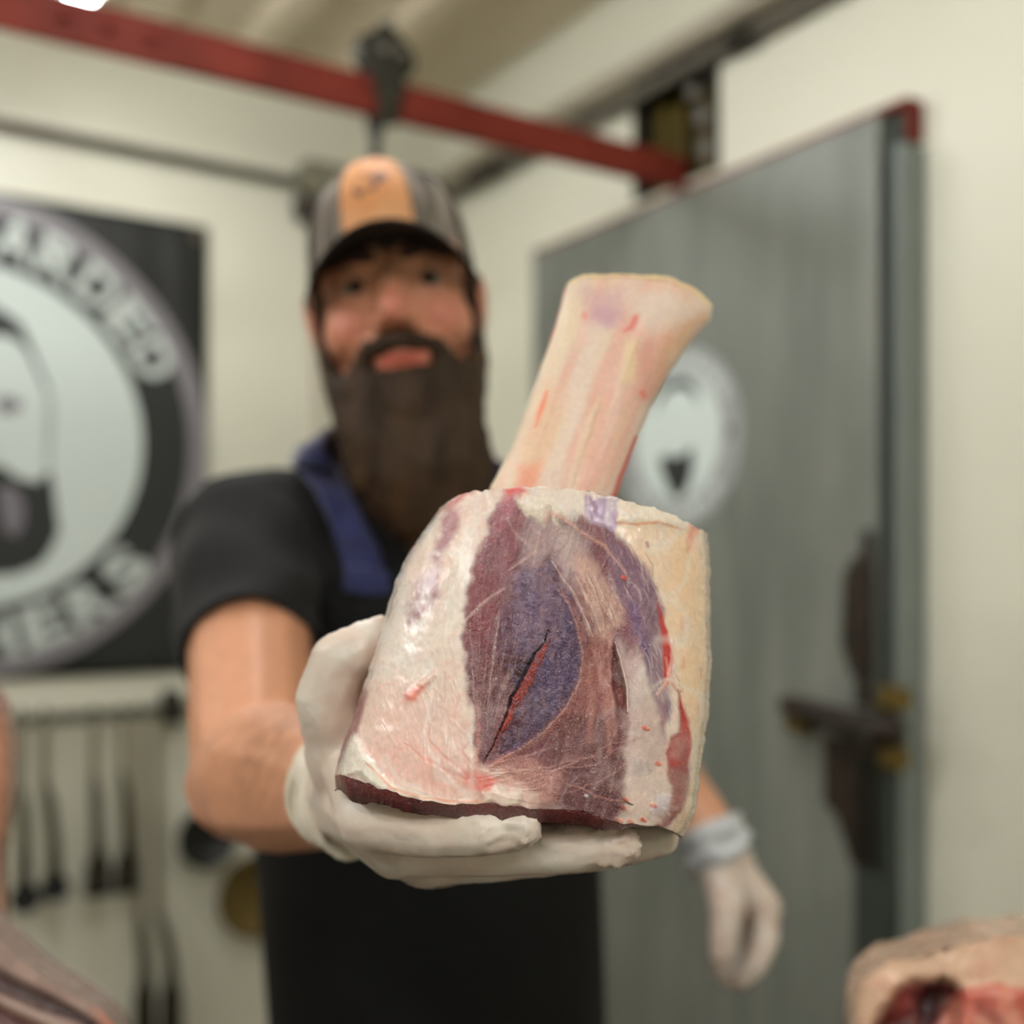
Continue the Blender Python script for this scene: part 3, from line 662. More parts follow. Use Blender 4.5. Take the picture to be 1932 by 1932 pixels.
# ================================================================== painted shells (front chart, back, caps)
def shell(name, top, bottom, left, right, yedge, bf, bb, nx, ny, paint, m, parent, expo=2.4, tilt_caps=None, extra_bottom=None, label=None, relief_fade=True, back_rgb=(190, 140, 120), cap_rgb=(120, 50, 50), rim=10):
    # denser columns near the turning sides
    q = np.linspace(0, 1, nx); sx = .5-.5*np.cos(math.pi*(q*.8+.1)); sx = (sx-sx[0])/(sx[-1]-sx[0])
    px, py, S_, T_ = coons(top, bottom, left, right, nx, ny, sx)
    prof = (1-np.abs(2*S_-1)**expo)**(1/expo)
    py = py+rim*(fbm(px/13, px*0+3.3, 4)*np.exp(-T_/.03)+fbm(px/17, px*0+8.1, 4)*np.exp(-(1-T_)/.03))
    px = px+rim*.6*(fbm(py/15, py*0+5.3, 4)*np.exp(-S_/.02)+fbm(py/15, py*0+9.1, 4)*np.exp(-(1-S_)/.02))
    Yf = yedge(T_)-bf(T_)*prof
    pt = Paint(px, py, (236, 216, 200)); paint(pt)
    h = pt.h.reshape(px.shape)*smooth01(prof/.55)
    front = to3(px, py, Yf-h); m_, n_ = px.shape
    V_ = [front.reshape(-1, 3)]; C_ = [np.concatenate([pt.c, pt.k[:, None]], 1)]; F_ = [gridfaces(m_, n_)]
    ri = np.unique(np.r_[np.arange(0, ny, 6), ny-1]); ci = np.unique(np.r_[np.arange(0, nx, 6), nx-1])
    pxb, pyb, prb, Tb = px[np.ix_(ri, ci)], py[np.ix_(ri, ci)], prof[np.ix_(ri, ci)], T_[np.ix_(ri, ci)]
    Yb = yedge(Tb)+bb(Tb)*prb
    # the back keeps the true outline: shift it in space, not along the view rays
    fr0 = to3(pxb, pyb, yedge(Tb)); fr0[..., 1] = Yb
    back = fr0; o = sum(len(v) for v in V_)
    V_.append(back.reshape(-1, 3)); C_.append(np.tile(list(lin(back_rgb))+[0], (back[..., 0].size, 1))); F_.append(gridfaces(len(ri), len(ci), o)[:, ::-1])
    caps = []
    for (row, rgb) in ((0, cap_rgb), (-1, cap_rgb)):
        a = front[row][ci]; b = back[row]; k_ = 10
        t = np.linspace(0, 1, k_)[:, None, None]; grid = a[None]*(1-t)+b[None]*t
        if row == -1 and extra_bottom is not None: grid = extra_bottom(grid, a, b, t)
        o = sum(len(v) for v in V_); V_.append(grid.reshape(-1, 3))
        nz = fbm(grid[..., 0].ravel()*220, grid[..., 1].ravel()*220+grid[..., 2].ravel()*140, 4)
        C_.append(np.concatenate([np.array(lin(rgb))[None]*(1+1.3*nz[:, None]), np.ones((len(nz), 1))*.6], 1)); f = gridfaces(k_, len(ci), o)
        F_.append(f if row == -1 else f[:, ::-1])
    return mesh_from(name, np.concatenate(V_), np.concatenate(F_).astype(int), m, parent, smooth=True, fix=False, cols=np.clip(np.concatenate(C_), 0, 1), label=label)

# ------------------------------------------------------------------ THE SHANK
shank = thing('beef_shank', 'raw beef shank with a tall bare bone held out in the gloved hand', 'meat', P(960, 1560, .56))
def paint_meat(p):
    x, y = p.x, p.y
    # fat ground: cream, pink and yellow clouds
    n = fbm(x/70, y/110, 4); idx = np.arange(len(x))
    p.mix(idx, smooth01(.5+2.2*n), (242, 228, 216)); p.mix(idx, .6*smooth01(.3-3*fbm(x/60+30, y/90+7, 4)), (236, 196, 178))
    p.h += .0016*fbm(x/55, y/80, 4)+.0007*fbm(x/16, y/30, 3)
    P_, S_ = p.poly, p.stroke
    xr = (x-1028)*.96+(y-1230)*.28; yr = (y-1230)*.96-(x-1028)*.28          # the muscle belly stands proud
    p.h += .0065*np.exp(-((xr/62)**2+(yr/150)**2)); p.h += .004*np.exp(-(((x-1215)/26)**2+((y-1240)/130)**2)); p.h += .004*np.exp(-(((x-905)/30)**2+((y-1150)/170)**2)); p.h -= .003*np.exp(-(((x-1135)/20)**2+((y-1270)/120)**2))
    P_([(690, 1290), (870, 1310), (900, 1440), (865, 1500), (700, 1470), (655, 1420)], (236, 196, 180), 45, .75)
    P_([(640, 1440), (760, 1380), (880, 1440), (930, 1520), (760, 1500)], (234, 184, 168), 30, .7, mott=.35, msc=25)
    # tan fat cover on the right
    P_([(1165, 945), (1290, 975), (1352, 1010), (1352, 1300), (1312, 1585), (1268, 1572), (1303, 1450), (1306, 1390), (1285, 1310), (1255, 1200), (1235, 1130), (1205, 1050), (1168, 985)], (242, 214, 184), 10)
    P_([(1265, 1010), (1335, 1040), (1335, 1300), (1318, 1420), (1300, 1330), (1275, 1200), (1255, 1100)], (241, 203, 160), 22, .85, mott=.3, msc=40)
    P_([(1328, 1010), (1350, 1020), (1350, 1350), (1330, 1450), (1335, 1250)], (214, 186, 170), 10, .7)
    for (a, b, r) in ((1302, 1003, 8), (1295, 1030, 7), (1238, 1150, 3), (1222, 1028, 3), (1311, 1165, 3), (1285, 1180, 5), (1300, 1360, 4), (1290, 1250, 5), (1320, 1270, 5), (1240, 1010, 5)):
        S_([(a, b-r*2), (a+2, b+r*1.5)], [1, r*.6], (226, 130, 96), .5, soft=1.0)
    S_([(1222, 1026), (1224, 1031)], [3.5, 3.5], (150, 20, 25), 1)
    # great mauve muscle
    P_([(948, 932), (926, 985), (905, 1040), (888, 1100), (875, 1170), (872, 1230), (885, 1300), (897, 1370), (904, 1436), (960, 1458), (1060, 1520), (1130, 1556), (1182, 1540), (1186, 1450), (1184, 1350), (1190, 1270), (1225, 1240), (1248, 1160), (1232, 1085), (1190, 1030), (1130, 988), (1070, 962), (1010, 952)], (130, 72, 80), 9, k=.45)
    P_([(952, 932), (990, 960), (965, 1050), (935, 1150), (925, 1240), (878, 1240), (876, 1150), (900, 1060), (926, 985)], (138, 66, 76), 10, .8)
    P_([(880, 1230), (925, 1220), (930, 1330), (910, 1430), (896, 1370)], (116, 58, 60), 12, .8)
    # grey-pink sheath over the top of the oval
    P_([(1000, 955), (1065, 965), (1110, 1010), (1120, 1090), (1075, 1110), (1020, 1075), (985, 1085), (985, 1010)], (182, 158, 158), 22, .85, mott=.2)
    P_([(1045, 985), (1090, 1000), (1105, 1060), (1075, 1080), (1050, 1030)], (206, 184, 174), 16, .7)
    # violet oval
    P_([(985, 1078), (1030, 1062), (1066, 1092), (1090, 1150), (1102, 1210), (1100, 1270), (1086, 1312), (1050, 1360), (1005, 1400), (965, 1430), (938, 1425), (968, 1340), (960, 1260), (940, 1240), (950, 1170), (965, 1110)], (108, 88, 118), 15, .95, h=.0010, k=1.0)
    P_([(950, 1090), (1000, 1062), (1000, 1130), (960, 1220), (935, 1230)], (136, 100, 116), 22, .6)
    P_([(1000, 1090), (1060, 1110), (1085, 1190), (1085, 1270), (1040, 1330), (1020, 1250), (1030, 1190), (985, 1140)], (118, 100, 140), 20, .6, mott=.4, msc=9)
    P_([(990, 1080), (1045, 1075), (1060, 1105), (1000, 1110)], (176, 158, 172), 12, .6)
    # dark muscle around the slit
    P_([(958, 1222), (935, 1250), (914, 1320), (903, 1400), (909, 1440), (945, 1352), (985, 1282), (1000, 1248)], (92, 44, 48), 14, .95)
    P_([(925, 1432), (945, 1385), (975, 1345), (1000, 1335), (985, 1370), (955, 1420)], (100, 52, 62), 9, .9)
    veil = np.clip(p.k*1.6, 0, 1)*.5*smooth01(.15+3.2*fbm(x/44+y/160+3, y/70-x/200, 5)); p.mix(idx, veil, (176, 140, 148))
    veil = np.clip(p.k*1.6, 0, 1)*.45*smooth01(.1+3.2*fbm(x/30+13, y/90+x/150, 5)); p.mix(idx, veil, (104, 44, 52))
    p.mix(idx, np.clip(p.k*1.6, 0, 1)*.3*smooth01(3.5*np.abs(fbm(x/9+y/30, y/36-x/60, 3))-.35), (214, 176, 170))
    # fibres fanning to the lower knot
    rs = np.random.RandomState(3)
    for i in range(70):
        x0 = rs.uniform(880, 1010); y0 = rs.uniform(1150, 1330); t = rs.uniform(.25, .6)
        x1 = x0+(905-x0)*t+rs.uniform(-6, 6); y1 = y0+(1450-y0)*t
        c = (206, 172, 168) if rs.rand() < .55 else (86, 42, 46)
        S_([(x0, y0), ((x0+x1)/2+rs.uniform(-3, 3), (y0+y1)/2), (x1, y1)], [.7, 1.3, .6], c, rs.uniform(.12, .42), h=.00010 if c[0] > 100 else -.00014, warp=5)
    for i in range(45):
        x0 = rs.uniform(1060, 1180); y0 = rs.uniform(1240, 1430); a = rs.uniform(-.5, .9); l_ = rs.uniform(20, 70)
        S_([(x0, y0), (x0+l_*math.sin(a)*.5, y0+l_*.5), (x0+l_*math.sin(a), y0+l_)], [.6, 1.3, .6], (206, 150, 138), rs.uniform(.12, .4), h=.0001)
    for i in range(110):   # creases and pale flecks on the violet oval
        x0 = rs.uniform(955, 1095); y0 = rs.uniform(1075, 1400); a = rs.uniform(-1.2, .4); l_ = rs.uniform(6, 22)
        S_([(x0, y0), (x0+l_*math.cos(a), y0+l_*math.sin(a))], [1.2, .6], (84, 66, 90) if rs.rand() < .5 else (172, 158, 184), rs.uniform(.2, .5), h=-.00025)
    # the open slit and its red lip
    P_([(1037, 1204), (1030, 1234), (1012, 1262), (1001, 1292), (988, 1322), (972, 1332), (969, 1352), (952, 1377), (942, 1392), (930, 1420), (938, 1385), (954, 1345), (966, 1318), (986, 1275), (1006, 1240)], (166, 62, 48), 3, 1, 12, h=.0012)
    for i in range(26):
        t = rs.rand(); x0 = 1030-75*t+rs.uniform(-6, 6); y0 = 1225+150*t
        S_([(x0, y0), (x0-6, y0+10)], [1, 1], (206, 96, 70) if rs.rand() < .5 else (132, 40, 30), .6, h=.0002, warp=3)
    S_([(1036, 1189), (1030, 1206), (1012, 1230), (1000, 1246), (988, 1272), (968, 1312), (955, 1345), (940, 1385), (924, 1422), (915, 1440)], [.5, 1, 1.8, 2.8, 1.8, 2.6, 2, 1.7, 1.2, .6], (44, 9, 9), 1, h=-.0025, warp=14, soft=.5)
    P_([(975, 1250), (1000, 1243), (992, 1262), (972, 1300), (968, 1285)], (58, 16, 16), 4, .8, 5)
    # tendon arc on the right of the oval
    arc = [(1058, 1112), (1078, 1140), (1094, 1180), (1104, 1235), (1098, 1288), (1070, 1340), (1028, 1384), (985, 1414), (930, 1446)]
    S_(arc, [2, 4, 6, 7, 8, 8, 8, 7, 6], (188, 118, 110), .75, h=.0005, soft=1.0)
    S_([(a-5, b) for a, b in arc], [1.2, 1.6, 1.8, 2, 2, 2, 2, 2, 2], (226, 176, 160), .6, h=.0003, warp=4, soft=.9)
    S_([(1040, 1060), (1075, 1105), (1098, 1150), (1112, 1200)], [1, 2, 3, 2], (232, 206, 196), .6, h=.0002, soft=1)
    # fascia and tendons between the oval and the dark hole
    P_([(1112, 1195), (1152, 1195), (1160, 1280), (1152, 1330), (1090, 1370), (1050, 1400), (1092, 1325), (1110, 1260)], (170, 104, 96), 12, .8, mott=.25)
    P_([(1080, 1340), (1180, 1340), (1185, 1440), (1050, 1450), (1030, 1410)], (118, 70, 70), 16, .8, mott=.2)
    for q in ([(1128, 1240), (1142, 1320), (1152, 1420)], [(1112, 1260), (1118, 1330), (1112, 1400)], [(1150, 1200), (1152, 1300), (1160, 1390)]):
        S_(q, [5, 7, 4], (200, 140, 130), .6, h=.0003, soft=1)
    P_([(1088, 1040), (1120, 1060), (1165, 1120), (1172, 1170), (1150, 1205), (1122, 1200), (1104, 1140), (1090, 1090)], (222, 180, 164), 14, .9, mott=.25, msc=8)
    for i in range(46):
        x0 = rs.uniform(1085, 1160); y0 = rs.uniform(1080, 1170); l_ = rs.uniform(18, 55)
        S_([(x0, y0), (x0+l_*.25, y0+l_*.55), (x0+l_*.4, y0+l_)], [.7, 1.5, .7], (246, 226, 212) if rs.rand() < .6 else (168, 96, 100), rs.uniform(.25, .7), h=.0002)
    # right purple muscle with pale streaks
    P_([(1140, 1008), (1190, 1040), (1232, 1090), (1252, 1160), (1264, 1250), (1266, 1330), (1250, 1400), (1236, 1330), (1214, 1250), (1188, 1180), (1162, 1120)], (136, 100, 122), 9, .92)
    P_([(1182, 1130), (1205, 1150), (1232, 1240), (1225, 1270), (1195, 1200)], (112, 80, 122), 8, .8)
    P_([(1166, 1212), (1205, 1240), (1232, 1330), (1252, 1420), (1244, 1500), (1182, 1480), (1182, 1350), (1178, 1270)], (206, 178, 172), 16, .8, 30, mott=.35, h=.0006, k=.2)
    for i in range(80):
        y0 = rs.uniform(1020, 1360); x0 = 1150+(y0-1000)*.25+rs.uniform(0, 62); l_ = rs.uniform(20, 60)
        S_([(x0, y0), (x0+l_*.3, y0+l_*.5), (x0+l_*.38, y0+l_)], [.7, 1.6, .7], (226, 204, 200) if rs.rand() < .65 else (112, 76, 104), rs.uniform(.15, .5), h=.00015)
    # dark hole on the right
    P_([(1158, 1214), (1167, 1240), (1177, 1280), (1181, 1325), (1177, 1348), (1164, 1344), (1154, 1300), (1152, 1250)], (96, 36, 32), 4, 1, 8, h=-.0018)
    P_([(1160, 1290), (1178, 1300), (1179, 1340), (1166, 1342)], (126, 52, 44), 5, .8, 6)
    S_([(1160, 1212), (1172, 1245), (1182, 1290), (1184, 1345)], [1, 2, 2.2, 2], (232, 206, 190), .8, h=.0012)
    # red slashes
    P_([(1238, 1128), (1252, 1165), (1264, 1205), (1269, 1250), (1263, 1292), (1252, 1276), (1250, 1230), (1245, 1180)], (196, 30, 26), 3.5, 1, 6, h=-.0012)
    S_([(1256, 1240), (1262, 1275), (1250, 1300)], [2, 3, 2], (224, 150, 130), .7)
    P_([(1281, 1300), (1294, 1340), (1305, 1385), (1305, 1430), (1292, 1462), (1262, 1452), (1254, 1425), (1264, 1392), (1281, 1382), (1283, 1340)], (176, 28, 26), 4, 1, 8, h=-.0012)
    P_([(1270, 1400), (1300, 1400), (1300, 1450), (1268, 1440)], (150, 26, 26), 8, .8, mott=.5, msc=6)
    P_([(1262, 1450), (1302, 1440), (1300, 1485), (1284, 1524), (1258, 1558), (1232, 1562), (1252, 1520), (1262, 1490)], (140, 54, 54), 6, .95, mott=.2)
    S_([(1270, 1205), (1262, 1285), (1240, 1310)], [1.5, 3, 1.5], (226, 168, 150), .7, h=.0005, soft=1)
    S_([(1262, 1270), (1276, 1298), (1288, 1302)], [2.5, 3, 2], (232, 182, 160), .8, h=.0006, soft=1)
    # pale tissue at the lower right
    P_([(1182, 1420), (1240, 1440), (1256, 1480), (1262, 1520), (1242, 1548), (1180, 1556), (1158, 1545), (1176, 1490)], (226, 204, 192), 14, .95, 30, mott=.2, h=.001)
    P_([(1190, 1430), (1232, 1440), (1235, 1462), (1195, 1460)], (186, 168, 166), 8, .7)
    P_([(1236, 1492), (1262, 1500), (1256, 1535), (1228, 1530)], (226, 212, 216), 6, .9, h=.001)
    for (a, b) in ((1218, 1372), (1243, 1440), (1180, 1508), (1176, 1524), (1233, 1518), (1214, 1546), (1170, 1548), (1190, 1550), (1178, 1087)):
        S_([(a-3, b), (a+3, b+3)], [4, 3.2], (226, 96, 66), .9, h=.0005)
    S_([(1180, 1515), (1194, 1519)], [2, 1], (50, 22, 16), 1, h=-.001)
    # lower middle
    P_([(1040, 1445), (1182, 1425), (1182, 1538), (1130, 1556), (1060, 1515)], (106, 60, 62), 12, .85)
    P_([(1060, 1490), (1175, 1500), (1160, 1552), (1100, 1548), (1000, 1530)], (96, 44, 48), 12, .8)
    P_([(905, 1440), (1000, 1430), (1062, 1462), (1052, 1512), (980, 1526), (900, 1516)], (204, 146, 134), 14, .75, mott=.2, h=.0008)
    for i in range(30):
        x0 = rs.uniform(900, 1000); y0 = rs.uniform(1440, 1500); a = rs.uniform(-.35, .25); l_ = rs.uniform(30, 130)
        S_([(x0, y0), (x0+l_*.5*math.cos(a), y0+l_*.5*math.sin(a)+3), (x0+l_*math.cos(a), y0+l_*math.sin(a))], [.8, 1.4, .6], (232, 190, 176) if rs.rand() < .7 else (150, 84, 80), rs.uniform(.15, .5), h=.00012)
    for q in ([(1040, 1445), (1100, 1430), (1160, 1405), (1215, 1390)], [(985, 1460), (1070, 1450), (1130, 1440), (1188, 1402)], [(1060, 1500), (1120, 1480), (1190, 1440)], [(1050, 1470), (1120, 1500), (1190, 1520)]):
        S_(q, [1, 1.6, 1.4, 1][:len(q)], (206, 150, 140), .5, h=.0002, soft=1, warp=16)
    P_([(870, 1455), (900, 1450), (940, 1478), (925, 1500), (890, 1490)], (226, 104, 90), 10, .8)
    S_([(1105, 1501), (1108, 1503)], [3, 3], (230, 224, 224), 1, h=.001)
    # pink vessels and lines across the left fat
    for q in ([(795, 1372), (830, 1420), (862, 1448), (888, 1468)], [(760, 1398), (800, 1430), (850, 1458), (885, 1470)], [(885, 1400), (870, 1420), (895, 1445)], [(740, 1450), (745, 1430), (738, 1440)], [(900, 1330), (906, 1400), (900, 1450)]):
        S_(q, [1.2, 2.6, 3, 2][:len(q)] if len(q) == 4 else [1.2, 2.6, 2], (230, 150, 132), .55, h=-.0001, soft=1, warp=14)
    for i in range(40):
        x0 = rs.uniform(720, 880); y0 = rs.uniform(1240, 1400); l_ = rs.uniform(20, 60); a = rs.uniform(.9, 1.7)
        S_([(x0, y0), (x0+l_*math.cos(a), y0+l_*math.sin(a))], [1, 1.2], (238, 220, 204) if rs.rand() < .6 else (222, 164, 146), rs.uniform(.15, .4), h=.0001)
    P_([(762, 1312), (790, 1286), (822, 1266), (824, 1275), (797, 1300), (786, 1322), (766, 1327)], (230, 128, 108), 6, .85, 10, h=.0010)
    P_([(785, 1288), (822, 1266), (826, 1274), (798, 1294)], (242, 214, 196), 5, .9, 8, h=.0008)
    # upper edge: red, cream flap, violet patch, fat lump
    P_([(950, 915), (1005, 912), (1000, 934), (962, 942), (945, 955)], (216, 88, 86), 6, .95)
    P_([(945, 940), (985, 935), (960, 985), (935, 1000)], (176, 104, 118), 9, .9)
    P_([(985, 920), (1090, 920), (1110, 960), (1080, 985), (1010, 945)], (236, 222, 208), 8, .95)
    P_([(974, 942), (1020, 936), (1062, 962), (1050, 985), (1035, 968), (1022, 992), (990, 972)], (242, 228, 208), 8, 1, 22, h=.0014)
    S_([(1025, 985), (1035, 968), (1058, 972), (1090, 1000), (1140, 1030), (1180, 1080)], [3, 4, 4, 3, 3, 2], (226, 170, 152), .6, h=.0005, soft=1)
    S_([(1018, 1005), (1010, 1040), (985, 1060), (960, 1075)], [2, 3, 2.4, 1.6], (214, 176, 168), .65, h=.0003, soft=1)
    S_([(950, 1110), (910, 1140), (872, 1176)], [2, 3, 2], (224, 186, 180), .7, h=.0003, soft=1)
    P_([(1104, 935), (1166, 942), (1160, 985), (1158, 1012), (1130, 995), (1105, 970)], (156, 122, 160), 6, .9, mott=.35, msc=10)
    P_([(1172, 942), (1230, 946), (1288, 972), (1312, 990), (1290, 1000), (1225, 988), (1188, 990), (1164, 980)], (246, 230, 208), 9, 1, 18, h=.0022)
    S_([(1165, 985), (1200, 990), (1240, 985), (1290, 1000)], [2, 3, 3, 2], (230, 150, 96), .7)
    P_([(1296, 985), (1322, 990), (1312, 1030), (1300, 1042)], (230, 134, 98), 8, .8)
    P_([(845, 1060), (900, 960), (905, 1010), (872, 1100), (855, 1180), (836, 1190)], (240, 230, 216), 12, .7)
    # left violet stripe
    P_([(844, 962), (870, 958), (864, 996), (840, 1042), (822, 1066), (810, 1052), (830, 1005)], (166, 106, 118), 9, .9, 16, mott=.1)
    P_([(806, 1076), (826, 1084), (830, 1122), (818, 1152), (792, 1170), (766, 1182), (768, 1142), (784, 1100)], (158, 108, 118), 11, .9, 20, mott=.15)
    P_([(822, 1050), (832, 1058), (828, 1092), (812, 1092)], (186, 144, 148), 8, .7, 10)
    P_([(826, 968), (872, 930), (895, 926), (850, 962)], (196, 84, 90), 7, .85)
    # left flank and the white flap at the lower left corner
    P_([(684, 1300), (694, 1304), (672, 1390), (652, 1442), (622, 1478), (632, 1418)], (140, 52, 64), 5, 1, 6)
    P_([(668, 1386), (682, 1400), (692, 1426), (708, 1440), (722, 1462), (762, 1488), (812, 1504), (862, 1518), (800, 1522), (735, 1500), (698, 1478), (676, 1464), (640, 1466), (634, 1455), (645, 1430), (658, 1402)], (245, 234, 218), 5, 1, 12, h=.0028)
    S_([(690, 1440), (740, 1486), (800, 1508), (912, 1514)], [2, 3, 3, 2], (232, 160, 132), .7)
    P_([(912, 1498), (940, 1485), (985, 1500), (975, 1525), (915, 1520)], (234, 212, 196), 5, .9, h=.0018)
    # web of threads over the muscle, faint vessels and grey glaze in the fat
    kk = np.clip(p.k*2.2, 0, 1); ridge = lambda fx, fy, w_, o=2: smooth01(1-w_*np.abs(fbm(fx, fy, o))); kb = kk*(1-.75*smooth01((p.k-.6)/.3))
    for (a, b, w_, al, rgb) in ((40, 190, 20, .20, (206, 166, 164)), (26, 150, 16, .14, (190, 140, 140)), (60, 200, 26, .20, (222, 192, 188)), (17, 80, 12, .22, (92, 46, 54))):
        r_ = ridge(x/a+y/(a*3.2)+a, y/b-x/(b*2)+b, w_); p.mix(idx, kb*al*r_, rgb); p.h += kb*.00012*r_*(1 if rgb[0] > 100 else -1)
    ks = smooth01((p.k-.6)/.3)          # fine creases on the violet belly
    cr_ = ridge(x/15+y/40, y/9-x/26, 7, 3); p.mix(idx, ks*.34*cr_, (78, 62, 92)); p.h -= ks*.00022*cr_
    cr_ = ridge(x/24+y/30+7, y/14-x/40+3, 9, 3); p.mix(idx, ks*.26*cr_, (152, 136, 170))
    p.mix(idx, (1-kk)*.28*ridge(x/46+3, y/64+y/300+8, 26)*smooth01(.5+3*fbm(x/90+4, y/90, 2)), (222, 150, 136))
    p.mix(idx, (1-kk)*.40*ridge(x/70+23, y/90+18, 16), (246, 236, 226)); p.mix(idx, (1-kk)*.30*smooth01(.1+3*fbm(x/36+51, y/50+33, 4)), (216, 200, 192))
    for i in range(120):   # pale flecks, wet glints painted into the meat colour
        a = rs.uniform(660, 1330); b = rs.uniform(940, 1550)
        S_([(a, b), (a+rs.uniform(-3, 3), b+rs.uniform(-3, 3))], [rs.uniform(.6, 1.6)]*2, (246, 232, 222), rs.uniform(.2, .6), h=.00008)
m_top = [(830, 960), (850, 942), (878, 929), (940, 921), (1010, 918), (1090, 924), (1160, 938), (1230, 957), (1290, 980), (1334, 1008)]
m_bot = [(632, 1462), (660, 1462), (696, 1480), (734, 1493), (770, 1505), (812, 1511), (860, 1518), (912, 1516), (980, 1524), (1080, 1525), (1153, 1548), (1204, 1559), (1252, 1560), (1288, 1577)]
m_left = [(830, 960), (800, 1000), (768, 1048), (748, 1092), (730, 1150), (706, 1230), (682, 1310), (662, 1370), (640, 1420), (632, 1462)]
m_right = [(1334, 1008), (1340, 1050), (1340, 1150), (1343, 1250), (1336, 1350), (1326, 1430), (1317, 1500), (1312, 1540), (1288, 1577)]
def low_lip(grid, a, b, t):
    """the cut underside: rolls over the rim, dips, then runs level to the back"""
    g = a[None]*(1-t)+b[None]*t; q = np.linspace(0, 1, len(g)); wv = np.linspace(0, 1, g.shape[1])
    lip = (.0064+.0045*np.exp(-((wv-.1)/.09)**2))*(1-.85*smooth01((wv-.6)/.3))+.0035*fbm(wv*11, wv*0, 2)
    for i in range(len(g)):
        if i >= 1:
            k_ = q[i]; g[i, :, 2] = a[:, 2]-lip*min(1, k_*4); 
            if i == 1: g[i] = a+np.array([0, .004, 0])-np.stack([0*lip, 0*lip, lip], 1)
    return g
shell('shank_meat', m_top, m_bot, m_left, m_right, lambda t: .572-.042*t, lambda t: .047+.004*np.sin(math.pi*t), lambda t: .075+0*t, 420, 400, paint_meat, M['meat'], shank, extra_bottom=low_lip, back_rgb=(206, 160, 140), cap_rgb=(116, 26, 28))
def paint_bone(p):
    x, y = p.x, p.y; idx = np.arange(len(x)); P_, S_ = p.poly, p.stroke
    p.mix(idx, np.ones(len(x)), (236, 214, 196))
    ax_ = x+(y-720)*.36          # coordinate across the shaft
    p.mix(idx, .75*smooth01(.5+3*fbm(ax_/38, y/200, 4)), (234, 180, 160)); p.mix(idx, .5*smooth01(.2+3*fbm(ax_/20+9, y/160+3, 3)), (236, 212, 172))
    p.h += .0012*fbm(ax_/40, y/260, 3)
    P_([(1068, 530), (1085, 530), (1060, 640), (1000, 790), (930, 930), (905, 1000), (900, 960), (1000, 740)], (240, 222, 196), 12, .85)
    P_([(1100, 545), (1180, 550), (1180, 610), (1110, 610)], (216, 176, 178), 22, .8)
    P_([(1120, 580), (1165, 590), (1160, 615), (1125, 605)], (206, 160, 176), 14, .7)
    P_([(1190, 540), (1290, 560), (1300, 600), (1230, 625), (1190, 590)], (234, 214, 198), 18, .8)
    P_([(1260, 640), (1320, 590), (1345, 590), (1290, 650), (1240, 740), (1225, 730)], (226, 178, 138), 16, .8)
    P_([(1200, 640), (1260, 640), (1240, 760), (1205, 760)], (218, 152, 134), 20, .6, mott=.4)
    P_([(1180, 640), (1210, 640), (1195, 720), (1165, 720)], (236, 212, 166), 12, .8)
    S_([(1033, 740), (1022, 770), (1010, 805)], [3, 5, 2], (240, 140, 108), .9)
    S_([(1200, 598), (1190, 618), (1178, 625)], [6, 5, 3], (226, 112, 96), .8)
    S_([(1212, 740), (1216, 750)], [6, 5], (226, 122, 104), .8); S_([(1102, 595), (1104, 600)], [6, 5], (228, 136, 112), .7)
    P_([(980, 880), (1020, 870), (1010, 930), (975, 930)], (236, 150, 122), 14, .7)
    S_([(1200, 825), (1185, 870), (1165, 925), (1150, 980)], [3, 6, 9, 10], (218, 74, 60), .9)
    S_([(1095, 930), (1125, 820), (1150, 740)], [8, 14, 8], (230, 168, 146), .5)
    S_([(1070, 930), (1100, 830), (1130, 750)], [5, 8, 5], (238, 214, 186), .6, h=.0006)
    S_([(1066, 545), (1040, 640), (1015, 700)], [2, 3, 1], (206, 92, 92), .7)
    S_([(1070, 535), (1095, 520), (1180, 517), (1262, 522), (1312, 544), (1345, 575)], [6, 5, 5, 7, 9, 7], (242, 218, 168), .85, h=.0012)
    for i in range(70):
        rs_ = RNG.rand(3); a = 960+330*rs_[0]; b = 540+380*rs_[1]; l_ = 20+60*rs_[2]
        S_([(a, b), (a-.36*l_, b+l_)], [1, .8], (240, 220, 196) if rs_[2] < .5 else (222, 156, 132), .35, h=.0002)
shell('shank_bone', [(1064, 548), (1072, 532), (1096, 518), (1180, 516), (1262, 521), (1312, 543), (1344, 574)], [(888, 1040), (960, 1050), (1040, 1052), (1140, 1040)],
      [(1064, 548), (1054, 590), (1035, 650), (1002, 745), (962, 850), (922, 925), (888, 1040)],
      [(1344, 574), (1343, 602), (1300, 650), (1262, 705), (1226, 772), (1190, 862), (1160, 945), (1140, 1040)],
      lambda t: .640-.052*t, lambda t: .024+.004*t, lambda t: .027+0*t, 130, 150, paint_bone, M['bone'], shank, expo=2.1, back_rgb=(226, 194, 164), cap_rgb=(208, 150, 130), label='bare pale pink leg bone', rim=4)

